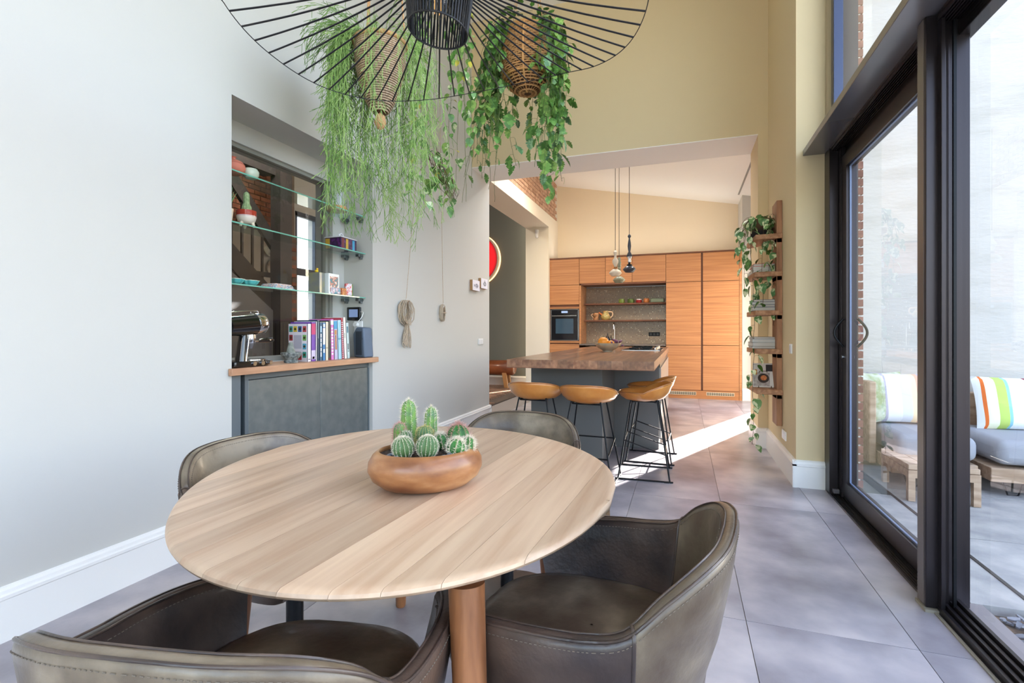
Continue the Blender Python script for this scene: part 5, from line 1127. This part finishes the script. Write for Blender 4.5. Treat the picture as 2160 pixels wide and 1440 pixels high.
for i in range(11):
    a0 = random.uniform(0, 6.28); c_ = Vector((random.uniform(-.03,.05), random.uniform(-.03,.05), -1.64)); pts = []
    for k in range(11): a = a0+k*.62; pts.append(c_+Vector((.085*math.cos(a)*random.uniform(.7,1.2), .085*math.sin(a)*.8, -.16*math.cos(k*.6+a0)+random.uniform(-.05,.05))))
    g.tube(bez(pts, 4), .0017, 5, caps=False)
ob('tangled_vines', g, stb, pl, smooth=180, recalc=False)
for i in range(60):
    lf = ob('leaf', random.choice(hm), None, pl, loc=(random.gauss(0,.06), random.gauss(0,.05), -1.64+random.uniform(-.22,.2)), rot=(random.uniform(-.6,.6), random.uniform(.2,1.6), random.uniform(0,6.28))); s2 = random.uniform(.6,1.1); lf.scale = (s2,s2,s2)
# ================================================================== WALL ITEMS
rop = mat('wall_rope', (176,156,132), .85, col2=(200,184,164), scale=150)
def hook(t): g = G(); g.tube(bez([(0,0,0),(.03,0,.005),(.04,0,.03),(.03,0,.05)], 5), .004, 8); g.box(-.001,-.012,-.03,.004,.012,.03); ob('hook', g, trim, t, smooth=60)
t = thing('coiled_rope', 'large looped coil of rope hanging on a white hook on the left wall', 'rope', (-2.399,3.935,1.40)); hook(t)
random.seed(9); g = G()
for i in range(13):
    w_ = random.uniform(.045,.10); h = random.uniform(.17,.22); ox = .012+.0035*i; sk = random.uniform(-.02,.02); pts = [(ox+random.uniform(-.006,.006), w_*math.sin(2*PI*k/20)+sk, .035-h*.5+h*.5*math.cos(2*PI*k/20)) for k in range(20)]; g.tube(pts, .0042, 6, closed=True)
ob('loops', g, rop, t, smooth=60, recalc=False); g = G()
for k in range(5): g.tube([(.035+.026*math.cos(2*PI*q/16), .03+.026*math.sin(2*PI*q/16), -.145-.010*k) for q in range(16)], .0045, 6, closed=True)
ob('knot', g, rop, t, smooth=60); g = G()
for i in range(12):
    w_ = random.uniform(-.085,.085); L = random.uniform(.16,.24); g.tube(bez([(.03,.03,-.15),(.03+random.uniform(-.01,.02),.03+w_*.6,-.15-L*.5),(.03,.03+w_,-.15-L*.9),(.03,.03+w_*.6+.01,-.15-L),(.03,.03+w_*.3,-.15-L*.5),(.03,.03,-.15)], 5), .0042, 6)
ob('tail_loops', g, rop, t, smooth=60, recalc=False)
ob('line', G().tube([(.03,0,.03),(.55,-.315,CZ-1.40)], .0028, 5), rop, t, smooth=60)
t = thing('coiled_rope', 'small tight bundle of rope on the left wall, nearer the kitchen', 'rope', (-2.399,4.67,1.40)); hook(t); g = G()
for i in range(8):
    w_ = random.uniform(.02,.05); pts = [(.012+.004*i, w_*math.sin(2*PI*k/18)+random.uniform(-.004,.004), -.05+.085*math.cos(2*PI*k/18)) for k in range(18)]; g.tube(pts, .0045, 6, closed=True)
g.tube([(.03+.03*math.cos(2*PI*q/16), .045*math.sin(2*PI*q/16), -.05) for q in range(16)], .0045, 6, closed=True)
ob('loops', g, rop, t, smooth=60, recalc=False); ob('line', G().tube([(.03,0,.0),(.50,-1.05,CZ-1.40)], .0028, 5), rop, t, smooth=60)
for (y, z, lab, c_) in ((5.53,1.71,'left small square print of a striped animal on a wooden block',(110,104,130)),(5.79,1.755,'right small square print of a round bird on a wooden block',(70,76,84))):
    t = thing('picture_block', lab, 'picture', (-2.4,y,z), 0, 'small square prints on the left wall'); ob('wood_block', G().box(0,-.105,-.062,.036,.105,.062), mat('block_wood', (176,134,90), .6), t); ob('print', G().box(.036,-.105,-.062,.0385,.105,.062), mat('print_white', (236,234,244), .6), t)
    g = G(); g.lathe([(.001,0),(.05,0),(.05,.001),(.001,.001)], 20, caps=False).xf(Matrix.Translation((.0385,.01,-.005)) @ Matrix.Diagonal((1,1,.55,1)) @ Matrix.Rotation(R(90),4,'Y')); ob('motif', g, mat('ink_%d_%d_%d' % c_, c_, .6, col2=(214,214,222), scale=60), t)
    g = G(); g.add([(.0392,-.075,.02),(.0392,-.035,-.002),(.0392,-.075,-.03)], [(0,1,2)]) if y < 5.6 else g.add([(.0392,-.02,.02),(.0392,.01,.05),(.0392,.03,.02)], [(0,1,2)]); ob('motif', g, MC['ink_%d_%d_%d' % c_], t)
def switch(name, loc, rz, lab, cat='switch', n=2, w=.075, h=.075):
    t = thing(name, lab, cat, loc, rz); ob('plate', G().box(-w*n/2,-.009,-h/2,w*n/2,0,h/2), trim, t, bevel=.002)
    for k in range(n): ob('rocker' if cat == 'switch' else 'outlet', G().box(-w*n/2+w*k+.01,-.012,-h/2+.01,-w*n/2+w*(k+1)-.01,-.009,h/2-.01), mat('rocker_white', (228,228,230), .3), t, bevel=.001)
switch('light_switch', (-2.40,5.745,1.03), R(90), 'white double light switch on the left wall by the hall opening')
switch('light_switch', (.79,4.35,1.02), R(-90), 'white single light switch on the pier beside the wooden shelf', n=1)
switch('double_socket', (.79,4.62,.30), R(-90), 'white double wall socket low on the pier below the shelf', cat='socket', n=2)
switch('wall_socket_plate', (-2.93,10.165,.42), 0, 'small grey wall socket low on the hall wall by the bench', cat='socket', n=1)
t = thing('motion_sensor', 'white motion sensor high on the column beside the hall opening', 'sensor', (-2.62,9.07,3.02)); g = G(); g.tube([(0,-.03,-.07),(0,-.03,.06)], [.028,.036], 16); g.sphere((0,-.03,-.07), .028, 16, 8); ob('body', g, trim, t, smooth=60)
# ================================================================== WOODEN LADDER SHELF ON THE PIER
t = thing('plank_shelf', 'tall reclaimed-wood wall shelf with five plank boards on the pier', 'shelf', (.79,4.72,0))
ob('upright', G().box(-.045,.0,.355,-.002,.22,2.265), shelfv, t, bevel=.003)
HZ = [.66,1.005,1.335,1.665,1.985]
for i, z in enumerate(HZ):
    g = G(); rg_ = random.uniform(-.01,.01); pts = [(-.205+rg_,.0),(-.0,-.03 if i == 0 else -.01),(-.0,.26),(-.045,.30),(-.205,.52+rg_),(-.225,.46)]
    g.prism(pts, 2, z-.042, z); ob('shelf_board', g, shelfw, t, bevel=.004)
    ob('support', G().box(-.045,.0,z-.075,-.002,.22,z-.042), shelfw, t)
def bk(z, dims, labs, grp):
    for (w_, d, h, col, off, rz), lab in zip(dims, labs):
        t = thing('book', lab, 'book', (.665+off,4.93,z), rz, grp); cm_ = mat('cover_%d_%d_%d' % col, col, .45)
        ob('cover', G().box(-w_/2,-d/2,0,w_/2,d/2,.003).box(-w_/2,-d/2,h-.003,w_/2,d/2,h).box(w_/2-.003,-d/2,0,w_/2,d/2,h), cm_, t); ob('pages', G().box(-w_/2+.003,-d/2+.002,.003,w_/2-.003,d/2-.003,h-.003), mat('pages_grey', (206,204,198), .9), t); z += h+.001
bk(1.666, [(.19,.26,.028,(200,198,196),.0,.05),(.185,.25,.026,(216,214,210),.005,-.03),(.18,.24,.024,(206,70,60),.0,.03)], ['bottom grey book of the stack on the second shelf board from the top','pale book in the middle of the stack on the second board from the top','book with a red cover topping the stack on the second board from the top'], 'books on the plank shelf')
bk(1.336, [(.19,.26,.030,(150,152,158),.0,.0),(.185,.25,.022,(120,124,134),.0,.04),(.185,.25,.022,(176,180,184),.0,-.04),(.18,.24,.020,(104,104,120),.0,.05)], ['bottom grey book of the stack on the middle shelf board','dark grey book second from the bottom on the middle shelf board','light grey book third from the bottom on the middle shelf board','slate-coloured book on top of the stack on the middle shelf board'], 'books on the plank shelf')
bk(1.006, [(.20,.27,.020,(160,150,140),.0,.0),(.20,.27,.034,(188,190,180),.0,.03),(.19,.26,.026,(196,200,206),.0,-.03),(.18,.25,.018,(134,132,128),.0,.05)], ['bottom brownish book of the stack on the fourth shelf board down','thick light book on the fourth shelf board down','pale blue-grey book on the fourth shelf board down','thin grey book topping the stack on the fourth shelf board down'], 'books on the plank shelf')
t = thing('recipe_magazine', 'magazine with a food photo propped open on a wire stand, lowest shelf board', 'magazine', (.665,4.86,.664), R(-20)); t.rotation_euler = (R(-30), R(0), R(-6))
ob('page_block', G().box(-.085,-.004,0,.085,.004,.235), mat('magazine_paper', (232,228,222), .5), t)
ob('photo', G().box(-.08,-.0052,.01,.05,-.004,.14), mat('photo_grey', (150,140,136), .5, col2=(206,200,196), scale=30), t)
g = G(); g.lathe([(.001,0),(.045,0),(.045,.001),(.001,.001)], 24, caps=False).xf(Matrix.Translation((.0,-.0064,.085)) @ RX); ob('dish', g, mat('dish_dark', (70,56,50), .4), t); g = G(); g.lathe([(.001,0),(.025,0),(.025,.001),(.001,.001)], 20, caps=False).xf(Matrix.Translation((.002,-.0072,.088)) @ RX); ob('food', g, mat('food_orange', (190,90,50), .5, col2=(226,150,90), scale=80), t)
ob('title_block', G().box(.02,-.0052,.155,.075,-.004,.22), mat('title_dark', (60,56,60), .5), t); ob('bottle_photo', G().box(-.07,-.0056,.12,-.05,-.0045,.17), mat('ochre_print', (206,140,60), .5), t)
t = thing('wire_bookstand', 'thin bronze wire stand holding the magazine on the lowest shelf board', 'stand', (.67,4.9,.661)); g = G(); 
for x in (-.05,.05): g.tube(bez([(x,-.08,.02),(x,-.075,.004),(x,.10,.004),(x*.6,.02,.14)], 5), .003, 6)
g.tube([(-.03,.02,.14),(.03,.02,.14)], .003, 6); ob('wire_frame', g, mat('bronze_wire', (96,68,44), .4, .7), t, smooth=60)
t = thing('plant_pot', 'dark ombre pot on the top shelf board holding the variegated trailing plant', 'pot', (.665,4.95,1.987)); pmx = stripes('ombre_pot', [(0,(30,30,42)),(.3,(48,42,44)),(.5,(86,66,48)),(.7,(122,94,66)),(.9,(136,110,80))])
for n_ in pmx.node_tree.nodes:
    if n_.type == 'SEPXYZ': r_ = [q for q in pmx.node_tree.nodes if q.type == 'VALTORGB'][0]; r_.color_ramp.interpolation = 'LINEAR'; pmx.node_tree.links.new(n_.outputs[2], r_.inputs[0])
g = G(); g.lathe([(.001,0),(.085,0),(.092,.01),(.10,.16),(.096,.165),(.09,.15),(.001,.13)], 36, caps=False); ob('body', g, pmx, t, smooth=60)
pl = thing('variegated_pothos', 'variegated trailing plant winding down the front of the plank shelf', 'plant', (.665,4.95,2.14))
random.seed(15); vm = [leaf_mesh('oval', L, m) for L in (.065,.085) for m in lv]+[leaf_mesh('oval', .07, lg[0])]
S_ = [((-.05,-.07,0), (-.9,-.9,.3), 2.03, (-.02,.0)), ((.03,-.09,0), (.2,-1.6,.2), .62, (.03,0)), ((.06,-.08,0), (.4,-1.5,.3), 1.0, (.02,0)), ((-.06,-.06,0), (-1,-.6,.5), .45, (-.1,0)), ((-.07,-.05,0), (-1,-.8,.4), .7, (-.03,0)), ((0,-.08,0), (-.3,-1.8,.6), .85, (0,0)),
  ((0,0,0), (-.2,-.3,1.2), .22, (0,0)), ((.05,0,0), (.3,-.4,1.2), .26, (0,0)), ((-.05,0,0), (-.6,-.2,1.1), .26, (0,0)), ((0,-.05,0), (.2,-.9,1), .26, (0,0)), ((-.04,-.05,0), (-1.2,-.5,.5), .3, (-.1,0))]
vines(pl, S_, None, vm, 150, .05, stb, jitter=.13, droop=.42, size=(.75,1.2))
